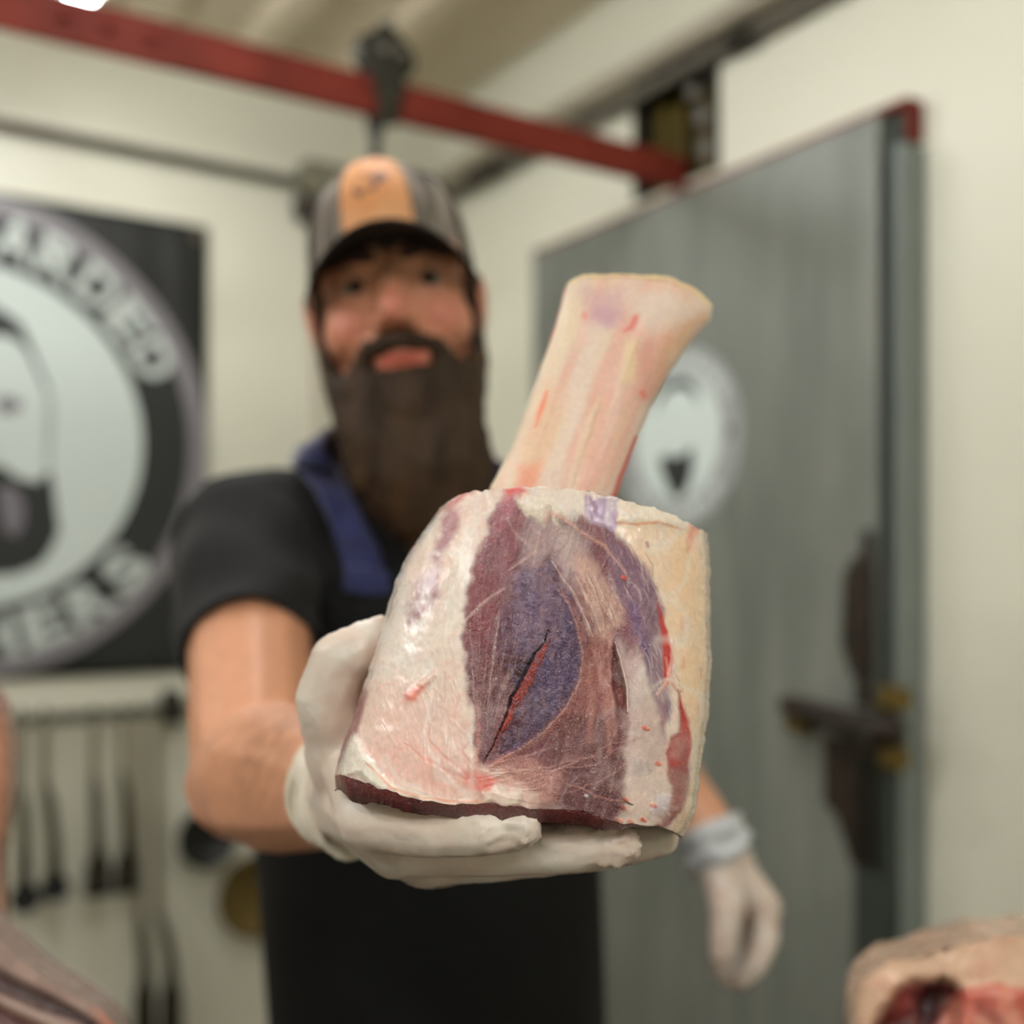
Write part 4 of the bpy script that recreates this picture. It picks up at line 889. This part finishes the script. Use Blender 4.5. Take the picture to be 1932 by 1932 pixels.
# ------------------------------------------------------------------ other cuts on the table
def cut_bottom(Y): return HY-(TZ)*FPX/Y
cr = thing('beef_cut', 'fat rimmed beef cut with red marbled face on the table at the lower right', 'meat', (P(1800, 1900, .8)[0], .84, CAMZ+TZ))
def paint_cut(p):
    idx = np.arange(len(p.x)); P_, S_ = p.poly, p.stroke
    p.mix(idx, np.ones(len(idx)), (226, 188, 158)); p.mix(idx, .6*smooth01(.5+3*fbm(p.x/60, p.y/60, 3)), (216, 160, 134))
    p.h += .004*fbm(p.x/60, p.y/60, 3)
    P_([(1690, 1874), (1730, 1850), (1795, 1852), (1812, 1866), (1812, 2200), (1640, 2200), (1650, 1930)], (92, 24, 24), 14, 1, 16, h=-.016)
    P_([(1690, 1872), (1740, 1850), (1730, 1890), (1690, 1920), (1670, 1930)], (140, 56, 48), 14, .8, h=.005)
    P_([(1730, 1880), (1775, 1850), (1780, 1900), (1740, 1960)], (48, 10, 10), 12, .9, h=-.01)
    P_([(1806, 1866), (1880, 1856), (1990, 1876), (2100, 1900), (2100, 2200), (1770, 2200), (1775, 1950)], (190, 84, 62), 12, 1, 14, h=.004)
    P_([(1768, 1950), (1790, 1880), (1812, 1880), (1830, 1932), (1850, 2100), (1770, 2100)], (224, 142, 120), 12, .9)
    P_([(1870, 1870), (1900, 1860), (1915, 1890), (1890, 1905)], (222, 142, 120), 10, .9); P_([(1840, 1920), (1920, 1905), (1960, 1960), (1850, 2000)], (226, 158, 132), 16, .7)
    P_([(1850, 1880), (1865, 1900), (1900, 1930), (1880, 1940), (1845, 1905)], (140, 44, 30), 7, .8)
shell('cut_meat', [(1604, 1905), (1616, 1868), (1640, 1838), (1672, 1814), (1706, 1812), (1752, 1806), (1790, 1788), (1850, 1776), (1900, 1762), (2000, 1764), (2120, 1850)],
      [(1640, 2250), (1760, 2256), (1900, 2256), (2060, 2250)], [(1604, 1905), (1600, 1960), (1612, 2080), (1640, 2250)], [(2120, 1850), (2150, 1950), (2130, 2100), (2060, 2250)],
      lambda t: .80-.03*t, lambda t: .05+.01*t, lambda t: .045+0*t, 150, 130, paint_cut, M['meat'], cr, expo=2.2, back_rgb=(226, 188, 158), cap_rgb=(222, 182, 152), rim=26)
rk = thing('rib_rack', 'rack of raw ribs with pale and dark bands at the lower left corner', 'meat', (P(60, 1950, .8)[0], .80, CAMZ+TZ))
def paint_rib(p):
    idx = np.arange(len(p.x)); P_, S_ = p.poly, p.stroke
    p.mix(idx, np.ones(len(idx)), (178, 150, 138)); p.mix(idx, .6*smooth01(.5+3*fbm(p.x/50, p.y/50, 3)), (150, 122, 114))
    for k_ in range(6):
        d = 66*k_
        S_([(-260-d*.25, 1720+d), (0, 1852+d), (80, 1890+d), (150, 1920+d), (230, 1975+d)], [18, 17, 15, 10, 5], (58, 26, 28) if k_ % 2 == 0 else (92, 46, 44), .95, h=-.006)
    P_([(170, 1880), (230, 1905), (260, 1990), (200, 1960)], (222, 138, 112), 12, .8)
shell('rack_meat', [(-420, 1600), (-200, 1640), (-60, 1722), (0, 1772), (60, 1830), (120, 1866), (180, 1896), (225, 1940), (246, 1995)],
      [(-400, 2240), (-150, 2250), (60, 2254), (240, 2240)], [(-420, 1600), (-440, 1900), (-400, 2240)], [(246, 1995), (258, 2080), (240, 2240)],
      lambda t: .80-.03*t, lambda t: .03+0*t, lambda t: .03+0*t, 170, 120, paint_rib, M['meat'], rk, expo=3, back_rgb=(170, 140, 130), cap_rgb=(172, 144, 134), rim=20)
sl = thing('meat_slab', 'pale pink slab of raw meat standing upright at the left edge', 'meat', (P(-120, 1900, .9)[0], .93, CAMZ+TZ))
def paint_slab(p):
    idx = np.arange(len(p.x)); p.mix(idx, np.ones(len(idx)), (222, 166, 136)); p.mix(idx, .7*smooth01(.5+3*fbm(p.x/60, p.y/90, 3)), (206, 134, 112)); p.h += .003*fbm(p.x/50, p.y/70, 3)
shell('slab_meat', [(-330, 1330), (-200, 1290), (-60, 1300), (6, 1345)], [(-340, 2088), (-200, 2088), (-60, 2088), (20, 2088)], [(-330, 1330), (-360, 1700), (-340, 2088)],
      [(6, 1345), (20, 1400), (24, 1480), (16, 1560), (2, 1620), (10, 1800), (20, 2088)], lambda t: .90+0*t, lambda t: .035+0*t, lambda t: .05+0*t, 80, 90, paint_slab, M['meat'], sl, expo=2.4, back_rgb=(210, 160, 136), cap_rgb=(190, 130, 110))

# ================================================================== THE BUTCHER
man = thing('person', 'bearded person in camouflage cap, charcoal tee and black apron holding out a beef shank', 'person', (-.08, 1.2, 0))
def Z(x, y, z): return np.array([x, y, CAMZ+z])
SR, SL = Z(-.250, 1.09, .033), Z(.062, 1.20, .03)
EL = P(482, 1462, .86); WR = P(676, 1492, .655)
EL2 = Z(.112, 1.35, -.165); WL = P(1350, 1590, 1.15)
YAW = math.atan2(.364, .931); RT = rotm(rz=YAW)
H = np.array([-.108, 1.072, CAMZ+.248]); RH = rotm(ry=math.radians(-8), rz=math.radians(3), rx=math.radians(-2))
def hd(x, y, z): return H+RH@np.array([x, y, z])
b = Blob()
b.hull((hd(0, .022, .035), (.074, .096, .088), RH))
b.hull((hd(0, -.035, -.01), (.066, .055, .06), RH))
b.hull((hd(0, -.047, -.058), (.046, .044, .034), RH)); b.hull((hd(0, -.06, -.098), (.034, .034, .026), RH), (hd(0, -.02, -.085), (.05, .05, .03), RH))
for s_ in (-1, 1):
    b.hull((hd(s_*.058, .01, -.055), .02), (hd(s_*.02, -.065, -.105), .022))
    b.hull((hd(s_*.042, -.044, -.034), (.026, .033, .026), RH))
    b.hull((hd(s_*.052, -.058, .024), .013), (hd(s_*.014, -.078, .022), .013))
    b.hull((hd(s_*.013, -.092, -.037), .0105))
    b.hull((hd(s_*.079, .012, .006), (.008, .018, .02), RH), (hd(s_*.074, .008, -.026), (.008, .012, .012), RH))
    b.hull((hd(s_*.0315, -.072, .0090), (.018, .0125, .006), RH)); b.hull((hd(s_*.0315, -.070, -.0115), (.018, .011, .006), RH))
b.hull((hd(0, -.078, .012), .011), (hd(0, -.107, -.031), .0155))
b.hull((hd(-.020, -.086, -.0665), (.006, .006, .005), RH), (hd(0, -.093, -.065), (.012, .007, .0055), RH)); b.hull((hd(.022, -.086, -.0665), (.006, .006, .005), RH), (hd(0, -.093, -.065), (.012, .007, .0055), RH))
b.hull((hd(-.018, -.086, -.076), (.006, .006, .006), RH), (hd(.018, -.086, -.076), (.006, .006, .006), RH)); 
b.hull((hd(0, .03, -.04), .06), (Z(-.098, 1.13, .06), .064))
b.hull((Z(-.098, 1.145, .04), (.06, .05, .03), RT), (Z(-.095, 1.155, -.02), (.13, .08, .07), RT))
b.hull((Z(-.095, 1.155, -.02), (.13, .08, .07), RT), (Z(-.078, 1.19, -.3), (.14, .105, .1), RT)); b.hull((Z(-.078, 1.19, -.3), (.14, .105, .1), RT), (Z(-.07, 1.2, -.5), (.15, .11, .1), RT))
b.hull((SR, .052), (Z(-.1, 1.155, .02), .05)); b.hull((SL, .052), (Z(-.1, 1.155, .02), .05))
UA = (SR+EL)/2
b.chain([SR, SR*.55+EL*.45, EL*.85+SR*.15, EL], [.058, .053, .050, .047])
FB = EL*.68+WR*.32+np.array([-.002, 0, .002])
b.chain([EL, FB, EL*.3+WR*.7, WR], [.049, .054, .041, .030]); b.hull((EL+np.array([-.008, .0, -.006]), .045))
b.chain([WR, P(720, 1535, .60)], [.030, .024])
b.chain([SL, (SL+EL2)/2, EL2], [.058, .052, .045]); b.chain([EL2, EL2*.7+WL*.3, WL], [.046, .048, .029]); b.chain([WL, P(1385, 1650, 1.145)], [.029, .025])
for s_ in (-1, 1): b.chain([Z(-.07+s_*.09, 1.205, -.5), Z(-.07+s_*.10, 1.2, -.95), Z(-.07+s_*.10, 1.22, -1.36)], [.08, .055, .04])
def paint_skin(V_):
    q = (V_-H)@RH; c = np.tile(lin((208, 150, 116)), (len(V_), 1)); z = V_[:, 2]
    def bl(a, rgb): a = np.clip(a, 0, 1)[:, None]; c[:] = c*(1-a)+np.array(lin(rgb))*a
    head = smooth01((z-(CAMZ+.10))/.03)
    for s_ in (-1, 1): bl(.6*head*np.exp(-(((q[:, 0]-s_*.043)/.022)**2+((q[:, 2]+.032)/.022)**2))*(q[:, 1] < 0), (200, 104, 90))
    bl(.7*head*np.exp(-((q[:, 0]/.018)**2+((q[:, 2]+.03)/.02)**2))*(q[:, 1] < -.05), (196, 106, 88))
    bl(.5*head*np.exp(-(((np.abs(q[:, 0])-.08)/.012)**2))*(np.abs(q[:, 2]) < .045), (206, 108, 88))
    lip_ = head*smooth01(1.6-np.abs(q[:, 2]+.071)/.0062)*smooth01(1.6-np.abs(q[:, 0])/.021)*(q[:, 1] < -.07)
    bl(.9*lip_, (186, 88, 76))
    # arm: inked and hairy patch on the forearm, paler inside
    A_ = P(545, 1410, .74); d = np.linalg.norm((V_-A_)/np.array([.035, .06, .03]), axis=1)
    n = fbm(V_[:, 0]*160, V_[:, 2]*160+V_[:, 1]*90, 3)
    bl((.75+1.6*n)*np.exp(-d**2), (138, 92, 64)); return c
body = blob_part('body', b, M['skin'], man, voxel=.0042, smooth=3, paint=paint_skin)
for s_ in (-1, 1):
    e = part('eye', G().ellipsoid(hd(s_*.0315, -.0705, -.001), (.0128,)*3, RH, 16), M['eyewhite'], man, smooth=True)
    part('iris', G().ellipsoid(hd(s_*.0315+.001, -.0815, -.001), (.0072, .0035, .0066), RH, 12), M['iris'], e, smooth=True)
    g = G(); g.tube([hd(s_*.012, -.092, .019), hd(s_*.032, -.0875, .0245), hd(s_*.054, -.072, .020)], [.005, .0065, .0035], 8); part('eyebrow', g, M['brow'], man, smooth=True)
    # short hair at the temples under the cap
hb = Blob()
for s_ in (-1, 1): hb.hull((hd(s_*.070, .0, .03), (.008, .022, .02), RH), (hd(s_*.066, .05, .0), (.012, .03, .035), RH)); hb.hull((hd(s_*.072, -.006, .012), (.005, .012, .018), RH), (hd(s_*.0725, -.006, -.03), (.005, .010, .01), RH))
hb.hull((hd(0, .085, .0), (.05, .03, .05), RH))
blob_part('hair', hb, M['beard'], man, voxel=.004, smooth=2)
# beard and moustache
bb_ = Blob()
for s_ in (-1, 1):
    bb_.hull((hd(s_*.0735, -.004, -.028), (.004, .009, .012), RH), (hd(s_*.069, -.02, -.062), (.008, .016, .016), RH)); bb_.hull((hd(s_*.069, -.02, -.062), (.008, .016, .016), RH), (hd(s_*.056, -.048, -.098), (.014, .022, .02), RH))
    bb_.hull((hd(s_*.062, -.035, -.076), (.008, .018, .012), RH), (hd(s_*.044, -.07, -.09), (.012, .02, .016), RH))
    bb_.hull((hd(s_*.004, -.0985, -.0555), (.009, .007, .0095), RH), (hd(s_*.026, -.088, -.059), (.010, .008, .0085), RH)); bb_.hull((hd(s_*.026, -.088, -.057), (.010, .007, .007), RH), (hd(s_*.041, -.078, -.078), (.009, .008, .010), RH))
    bb_.hull((hd(s_*.039, -.080, -.076), (.010, .009, .011), RH), (hd(s_*.036, -.082, -.104), (.012, .014, .014), RH))
    bb_.hull((hd(s_*.056, -.048, -.098), (.014, .022, .02), RH), (hd(s_*.036, -.07, -.125), (.03, .03, .03), RH))
bb_.hull((hd(-.022, -.086, -.0815), (.012, .012, .0055), RH), (hd(.022, -.086, -.0815), (.012, .012, .0055), RH), (hd(0, -.075, -.115), (.03, .03, .02), RH))
bb_.hull((hd(-.03, -.07, -.128), (.034, .032, .022), RH), (hd(.03, -.07, -.128), (.036, .032, .022), RH), (hd(.004, -.07, -.165), (.067, .036, .034), RH))
bb_.hull((hd(.004, -.07, -.165), (.067, .036, .034), RH), (hd(.01, -.062, -.196), (.052, .034, .038), RH)); bb_.hull((hd(.012, -.058, -.22), (.036, .026, .030), RH))
def disp_beard(V_, N_):
    q = (V_-H)@RH; return .005*fbm(q[:, 0]*170+q[:, 1]*90, q[:, 2]*38, 4)+.003*fbm(q[:, 0]*420, q[:, 2]*60+4, 2)
blob_part('beard', bb_, M['beard'], man, voxel=.0035, smooth=3, disp=disp_beard, label='long dark brown beard')
# cap
cap = []; nz_, na = 22, 56; A = np.zeros((nz_, na, 3))
for i in range(nz_):
    t = i/(nz_-1); hh = math.sin(t*math.pi/2*.985); sc = (1-hh**3.0)**(1/3.0); zz = .026+.094*hh
    for j in range(na):
        a = 2*math.pi*j/na; fr_ = max(0, -math.sin(a)); zz2 = zz+.006*fr_*hh
        A[i, j] = hd(.0775*sc*math.cos(a), .014+.101*sc*math.sin(a), zz2)
g = G().grid(A, True); g.f.append([len(g.v)-na+j for j in range(na)])
cp_ = part('cap_crown', g, M['camo'], man, smooth=True, label='grey brown camouflage cap crown')
part('cap_button', G().ellipsoid(hd(0, .012, .1205), (.007, .007, .004), RH, 12), M['camo'], cp_, smooth=True)
for k_ in range(6):
    a = 2*math.pi*(k_+.5)/6; g = G(); pts = []
    for i in range(0, nz_, 2):
        t = i/(nz_-1); hh = math.sin(t*math.pi/2*.985); sc = (1-hh**3.0)**(1/3.0); fr_ = max(0, -math.sin(a))
        pts.append(hd(.0783*sc*math.cos(a), .014+.1018*sc*math.sin(a), .0265+.0945*hh+.006*fr_*hh))
    g.tube(pts, .0011, 6); part('seam', g, M['capdark'], cp_, smooth=True)
g = G(); nb, na2 = 14, 41; A = np.zeros((nb, na2, 3))
for i in range(nb):
    for j in range(na2):
        t = i/(nb-1); a = -1+2*j/(na2-1); yr = .014-.0985*math.sqrt(max(0, 1-.80*a*a)); 
        A[i, j] = hd(.079*a*(1-.02*t), yr-.086*t*max(0, 1-a*a)**.42, .034-.010*t-.026*a*a-.002*t*t)
br_ = part('cap_brim', G().grid(A), M['capdark'], man, smooth=True, label='black curved brim')
q_ = br_.modifiers.new('thick', 'SOLIDIFY'); q_.thickness = .0032; q_.offset = 0
A = np.zeros((14, 22, 3))
for i in range(14):
    for j in range(22):
        t = .06+.80*i/13; w_ = .034*math.sqrt(max(.0, 1-(max(0, (i/13-.35)/.65))**2.2)) ; a = -math.pi/2+(j/21*2-1)*w_/.085
        hh = math.sin(t*math.pi/2*.985); sc = (1-hh**3.0)**(1/3.0)
        A[i, j] = hd(-.004+.079*sc*math.cos(a), .014+.1032*sc*math.sin(a), .027+.0955*hh+.006*max(0, -math.sin(a))*hh)
pa = part('cap_patch', G().grid(A), M['patch'], man, smooth=True, label='arched tan leather patch'); q_ = pa.modifiers.new('thick', 'SOLIDIFY'); q_.thickness = .0016; q_.offset = 0
def on_cap(x, t, off=.0016):
    a = -math.pi/2+x/.085; hh = math.sin(t*math.pi/2*.985); sc = (1-hh**3.0)**(1/3.0)
    return hd(-.004+(.079+off)*sc*math.cos(a), .014+(.1032+off)*sc*math.sin(a), .027+.0955*hh+.006*max(0, -math.sin(a))*hh)
g = G(); idx = []
for (x, t) in ((-.017, .42), (-.010, .50), (.0, .47), (.012, .50), (.016, .42), (.006, .40), (.0, .34), (-.008, .36), (-.014, .30), (-.02, .35)): idx.append(g.pt(on_cap(x, t)))
g.f.append(idx); mk = part('patch_emblem', g, M['patchmark'], pa); q_ = mk.modifiers.new('thick', 'SOLIDIFY'); q_.thickness = .001

# shirt
sb = Blob()
sb.hull((Z(-.098, 1.135, .075), (.075, .062, .03), RT), (Z(-.095, 1.15, -.01), (.165, .108, .092), RT)); sb.hull((Z(-.095, 1.15, -.01), (.165, .108, .092), RT), (Z(-.078, 1.19, -.3), (.152, .116, .1), RT))
sb.hull((Z(-.078, 1.19, -.3), (.152, .116, .1), RT), (Z(-.07, 1.2, -.5), (.160, .122, .08), RT))
sb.hull((SR, (.071, .068, .064)), (Z(-.12, 1.145, .045), .062)); sb.hull((SL, .068), (Z(-.08, 1.15, .045), .062))
sb.hull((SR, (.071, .068, .064)), (SR*.72+EL*.28, .063)); sb.hull((SL, .068), (SL*.75+EL2*.25, .06))
def disp_shirt(V_, N_): return .006*fbm(V_[:, 0]*22+V_[:, 1]*12, V_[:, 2]*34, 3)
VS, FS = sb.mesh(.006, 5, disp_shirt)
shirt = mesh_from('t_shirt', VS, FS, M['shirt'], man, smooth=True, fix=False, label='charcoal tee')
def sleeve(A0, A1, r0, r1, seed):
    n, m_ = 40, 22; d = A1-A0; d = d/np.linalg.norm(d); x = np.cross(d, [0, 0, 1.]); x /= np.linalg.norm(x); y = np.cross(x, d); A = np.zeros((m_*2, n, 3))
    for i in range(m_*2):
        t = i/(m_-1) if i < m_ else (2*m_-1-i)/(m_-1); thick = 0 if i < m_ else -.003
        for j in range(n):
            a = 2*math.pi*j/n
            wv = .0035*math.sin(3*a+t*9+seed)*t+.0016*math.sin(t*11+math.cos(a)*3+seed)+.0022*math.sin(a*5+t*4+seed*2)*math.sin(t*7)
            rr = r0+(r1-r0)*t+wv+thick; A[i, j] = A0+(A1-A0)*t+rr*(math.cos(a)*x+math.sin(a)*y)
    return G().grid(A, True)
part('sleeve', sleeve(SR*.95+EL*.05, SR*.46+EL*.54, .071, .0585, 1), M['shirt'], shirt, smooth=True)
part('sleeve', sleeve(SL*.92+EL2*.08, SL*.45+EL2*.55, .066, .060, 4), M['shirt'], shirt, smooth=True)
# apron: bib and skirt as one curved sheet
na, nzv = 70, 90; A = np.zeros((nzv, na, 3))
for i in range(nzv):
    t = i/(nzv-1); z = -.015-.985*t; k_ = np.clip((-z-.0)/.5, 0, 1)
    cx_ = -.095+.025*k_; cy_ = 1.15+.05*k_; half = math.radians(42+58*float(smooth01(np.array((-z-.02)/.26))))
    rx = .176 if z > -.5 else .176+.03*min(1, (-z-.5)/.4); ry = .126 if z > -.5 else .126+.03*min(1, (-z-.5)/.4)
    if z > -.12: ry -= .012*(1-(-z)/.12)
    for j in range(na):
        a = -math.pi/2+half*(2*j/(na-1)-1); fold = .006*math.sin(a*9+1.3)*smooth01(np.array((-z-.35)/.4))
        A[i, j] = Z(cx_, cy_, z)+RT@np.array([(rx+fold)*math.cos(a), (ry+fold)*math.sin(a), 0])
ap = part('apron', G().grid(A), M['apron'], man, smooth=True, label='long black apron'); q_ = ap.modifiers.new('thick', 'SOLIDIFY'); q_.thickness = .0025; q_.offset = 1
part('apron_hem', G().tube([A[0, j] for j in range(0, na, 3)], .003, 8), M['apron'], ap, smooth=True)
from mathutils.bvhtree import BVHTree
bvh = BVHTree.FromPolygons([tuple(v) for v in VS], FS)
def onshirt(px, py, off=.005, fb=1.06):
    o_ = Vector((0, 0, CAMZ)); d = Vector(P(px, py, 1.0))-o_; d.normalize(); hit = bvh.ray_cast(o_, d)
    if hit[0] is None: return P(px, py, fb)
    return np.array(hit[0])+np.array(hit[1])*off
def ribbon(left, right, n=16):
    def rs(pts):
        d = np.linspace(0, 1, len(pts)); t = np.linspace(0, 1, n); return [(np.interp(q, d, [p[0] for p in pts]), np.interp(q, d, [p[1] for p in pts])) for q in t]
    L_, R_ = rs(left), rs(right); A = np.zeros((n, 5, 3))
    for i in range(n):
        for j in range(5): A[i, j] = onshirt(L_[i][0]+(R_[i][0]-L_[i][0])*j/4, L_[i][1]+(R_[i][1]-L_[i][1])*j/4)
    return A
A = ribbon([(548, 884), (592, 930), (628, 1000), (652, 1080), (660, 1120)], [(606, 842), (640, 900), (676, 960), (716, 1040), (735, 1115)])
# carry the strap over the shoulder to the back
top_ = A[0].copy(); over = np.stack([top_+np.array([.012, .10, .0])-np.array([0, 0, .03]), top_+np.array([.010, .055, .022]), top_+np.array([.004, .02, .018])]); A = np.concatenate([over, A])
st = part('apron_strap', G().grid(A), M['strap'], man, smooth=True, label='blue apron strap'); q_ = st.modifiers.new('thick', 'SOLIDIFY'); q_.thickness = .003; q_.offset = 1
A = ribbon([(905, 850), (905, 900), (880, 1000), (860, 1100)], [(965, 880), (955, 930), (940, 1000), (925, 1100)])
st = part('apron_strap', G().grid(A), M['strap'], man, smooth=True, label='blue apron strap'); q_ = st.modifiers.new('thick', 'SOLIDIFY'); q_.thickness = .003; q_.offset = 1
A = np.zeros((6, 10, 3))
for i in range(6):
    for j in range(10): A[i, j] = onshirt(655+82*j/9, 1080+34*i/5+4*j/9, .014)
tbk = part('strap_tab', G().grid(A), M['strap'], man, smooth=True, label='bright blue strap tab'); q_ = tbk.modifiers.new('thick', 'SOLIDIFY'); q_.thickness = .004; q_.offset = 1
# trousers and boots below the frame
tb_ = Blob(); tb_.hull((Z(-.07, 1.2, -.5), (.155, .118, .08), RT), (Z(-.07, 1.205, -.6), (.16, .118, .08), RT))
for s_ in (-1, 1): tb_.chain([Z(-.07+s_*.08, 1.205, -.58), Z(-.07+s_*.10, 1.2, -.95), Z(-.07+s_*.10, 1.22, -1.34)], [.092, .07, .058])
blob_part('trousers', tb_, M['trouser'], man, voxel=.009, smooth=4)
for s_ in (-1, 1):
    x = -.07+s_*.10; bt = Blob(); bt.hull((Z(x, 1.235, -1.36), (.05, .055, .06)), (Z(x, 1.23, -1.41), (.05, .06, .04)), (Z(x+.02, 1.10, -1.42), (.045, .06, .03)))
    V_, F_ = bt.mesh(.007, 3); V_[:, 2] = np.maximum(V_[:, 2], .0); mesh_from('boot', V_, F_, M['boot'], man, smooth=True, fix=False)

# ------------------------------------------------------------------ gloved hands
def paint_glove(V_):
    c = np.tile(lin((226, 217, 204)), (len(V_), 1)); n = fbm(V_[:, 0]*70+V_[:, 1]*50, V_[:, 2]*90, 4)
    a = np.clip(.35+1.6*n, 0, .55)[:, None]; c = c*(1-a)+np.array(lin((214, 186, 168)))*a
    n2 = fbm(V_[:, 0]*160+7, V_[:, 2]*200+V_[:, 1]*120, 3); low = smooth01((V_[:, 0]-.02)/.08)
    a = (np.clip(2.2*(n2-.10), 0, .6)*low)[:, None]; return c*(1-a)+np.array(lin((196, 120, 98)))*a
gb = Blob()
K = {'i': P(700, 1545, .535), 'm': P(752, 1598, .556), 'r': P(800, 1618, .578), 'p': P(830, 1622, .60)}
WR2 = P(690, 1500, .635)
gb.hull((WR2, .031), (P(684, 1470, .60), .026)); gb.hull((WR2, .030), (K['i'], .0165), (K['m'], .0165)); gb.hull((WR2, .030), (K['r'], .016), (K['p'], .015)); gb.hull((K['i'], .0150), (K['m'], .0150), (K['r'], .0150)); gb.hull((K['m'], .015), (K['r'], .015), (K['p'], .0145))
gb.chain([WR, WR2], [.0335, .031])
gb.chain([K['i'], P(830, 1560, .503), P(925, 1563, .494), P(988, 1562, .491)], [.0160, .0140, .0122, .0092])
gb.hull((P(968, 1562, .491), (.009, .009, .011)), (P(1006, 1576, .489), (.0025, .006, .004)), (P(1010, 1550, .490), (.002, .005, .004)))
gb.chain([K['m'], P(900, 1602, .523), P(1070, 1599, .512), P(1172, 1592, .510)], [.0150, .0130, .0120, .0098])
gb.hull((P(1150, 1592, .510), (.010, .009, .010)), (P(1190, 1600, .508), (.004, .006, .005)), (P(1188, 1578, .51), (.004, .006, .006)))
gb.chain([K['r'], P(960, 1612, .556), P(1130, 1598, .546), P(1245, 1580, .545)], [.0150, .0128, .0118, .0098])
gb.chain([K['p'], P(1000, 1600, .592), P(1150, 1582, .585), P(1230, 1570, .585)], [.0140, .0115, .0105, .009])
# thumb up the left flank of the meat
gb.hull((P(684, 1470, .60), .026), (P(662, 1420, .588), .0245)); gb.chain([P(662, 1420, .588), P(622, 1318, .575), P(642, 1247, .568), P(690, 1222, .566), P(716, 1205, .566)], [.0225, .0178, .0152, .0140, .0108])
gb.hull((P(662, 1420, .588), .018), (K['i'], .015))
gb.hull((P(712, 1195, .566), (.008, .009, .009)), (P(722, 1180, .565), (.004, .006, .005)))
def disp_glove(V_, N_):
    q = V_-P(985, 1562, .49); q2 = V_-P(1170, 1592, .51); q3 = V_-P(710, 1205, .566)
    tipw = np.exp(-(np.linalg.norm(q, axis=1)/.018)**2)+np.exp(-(np.linalg.norm(q2, axis=1)/.018)**2)+.7*np.exp(-(np.linalg.norm(q3, axis=1)/.014)**2)
    wr_ = np.abs(fbm(V_[:, 0]*210+V_[:, 2]*160, V_[:, 2]*260-V_[:, 0]*120, 3))
    return .0022*tipw*(wr_*4-.6)+ .0011*fbm(V_[:, 0]*130+V_[:, 1]*60, V_[:, 2]*150, 3)+.0005*fbm(V_[:, 0]*420, V_[:, 2]*420+V_[:, 1]*200, 2)
gl = blob_part('glove', gb, M['glove'], man, voxel=.0021, smooth=5, paint=paint_glove, disp=disp_glove, label='white glove gripping the shank from below')
d = WR-EL; d = d/np.linalg.norm(d)
x = np.cross(d, [0, 0, 1.]); x /= np.linalg.norm(x); y = np.cross(x, d)
g = G(); c0 = WR-d*.022; cw = [c0+.0345*(math.cos(a)*x+math.sin(a)*y)+d*.002*math.sin(5*a) for a in np.linspace(0, 2*math.pi, 33)]; g.tube(cw, .0022, 8, cap=False)
cv = sleeve(c0, WR+d*.01, .0345, .0335, 2); part('glove_cuff', cv, M['boxgrey'] if False else M['glove'], gl, smooth=True, cols=np.tile(lin((224, 214, 196)), (len(cv.v), 1)))
part('cuff_roll', g, M['glove'], gl, smooth=True, cols=np.tile(lin((228, 218, 196)), (len(g.v), 1)))
# the other hand hangs open beside the apron
lb = Blob(); Yh = 1.14
kn = [P(1442, 1712, 1.125), P(1424, 1728, 1.145), P(1400, 1740, 1.165), P(1380, 1742, 1.185)]
lb.hull((WL, .030), (P(1372, 1640, Yh), (.030, .026, .026))); lb.hull((P(1372, 1640, Yh), .026), (kn[0], .0175), (kn[1], .017)); lb.hull((P(1372, 1640, Yh), .026), (kn[2], .0165), (kn[3], .016)); lb.hull(*[(k_, .016) for k_ in kn])
tips = [(P(1444, 1775, 1.11), P(1424, 1822, 1.10), P(1400, 1846, 1.10)), (P(1428, 1790, 1.13), P(1408, 1832, 1.12), P(1388, 1852, 1.12)), (P(1402, 1795, 1.15), P(1390, 1830, 1.145), P(1372, 1846, 1.14)), (P(1380, 1785, 1.175), P(1370, 1815, 1.17), P(1360, 1832, 1.165))]
for k_, t_ in zip(kn, tips): lb.chain([k_]+list(t_), [.0150, .0135, .0125, .0105])
lb.chain([P(1366, 1660, 1.125), P(1372, 1720, 1.10), P(1366, 1770, 1.09), P(1362, 1802, 1.085)], [.021, .0165, .014, .0115])
gl2 = blob_part('glove', lb, M['glove'], man, voxel=.0028, smooth=4, paint=paint_glove, disp=disp_glove, label='white glove hanging beside the apron')
d = (P(1372, 1640, Yh)-WL); d = d/np.linalg.norm(d); c0 = WL-d*.018
cv = sleeve(c0, WL+d*.022, .0345, .0325, 3); part('glove_cuff', cv, M['glove'], gl2, smooth=True, cols=np.tile(lin((198, 202, 204)), (len(cv.v), 1)), label='pale blue grey cuff')
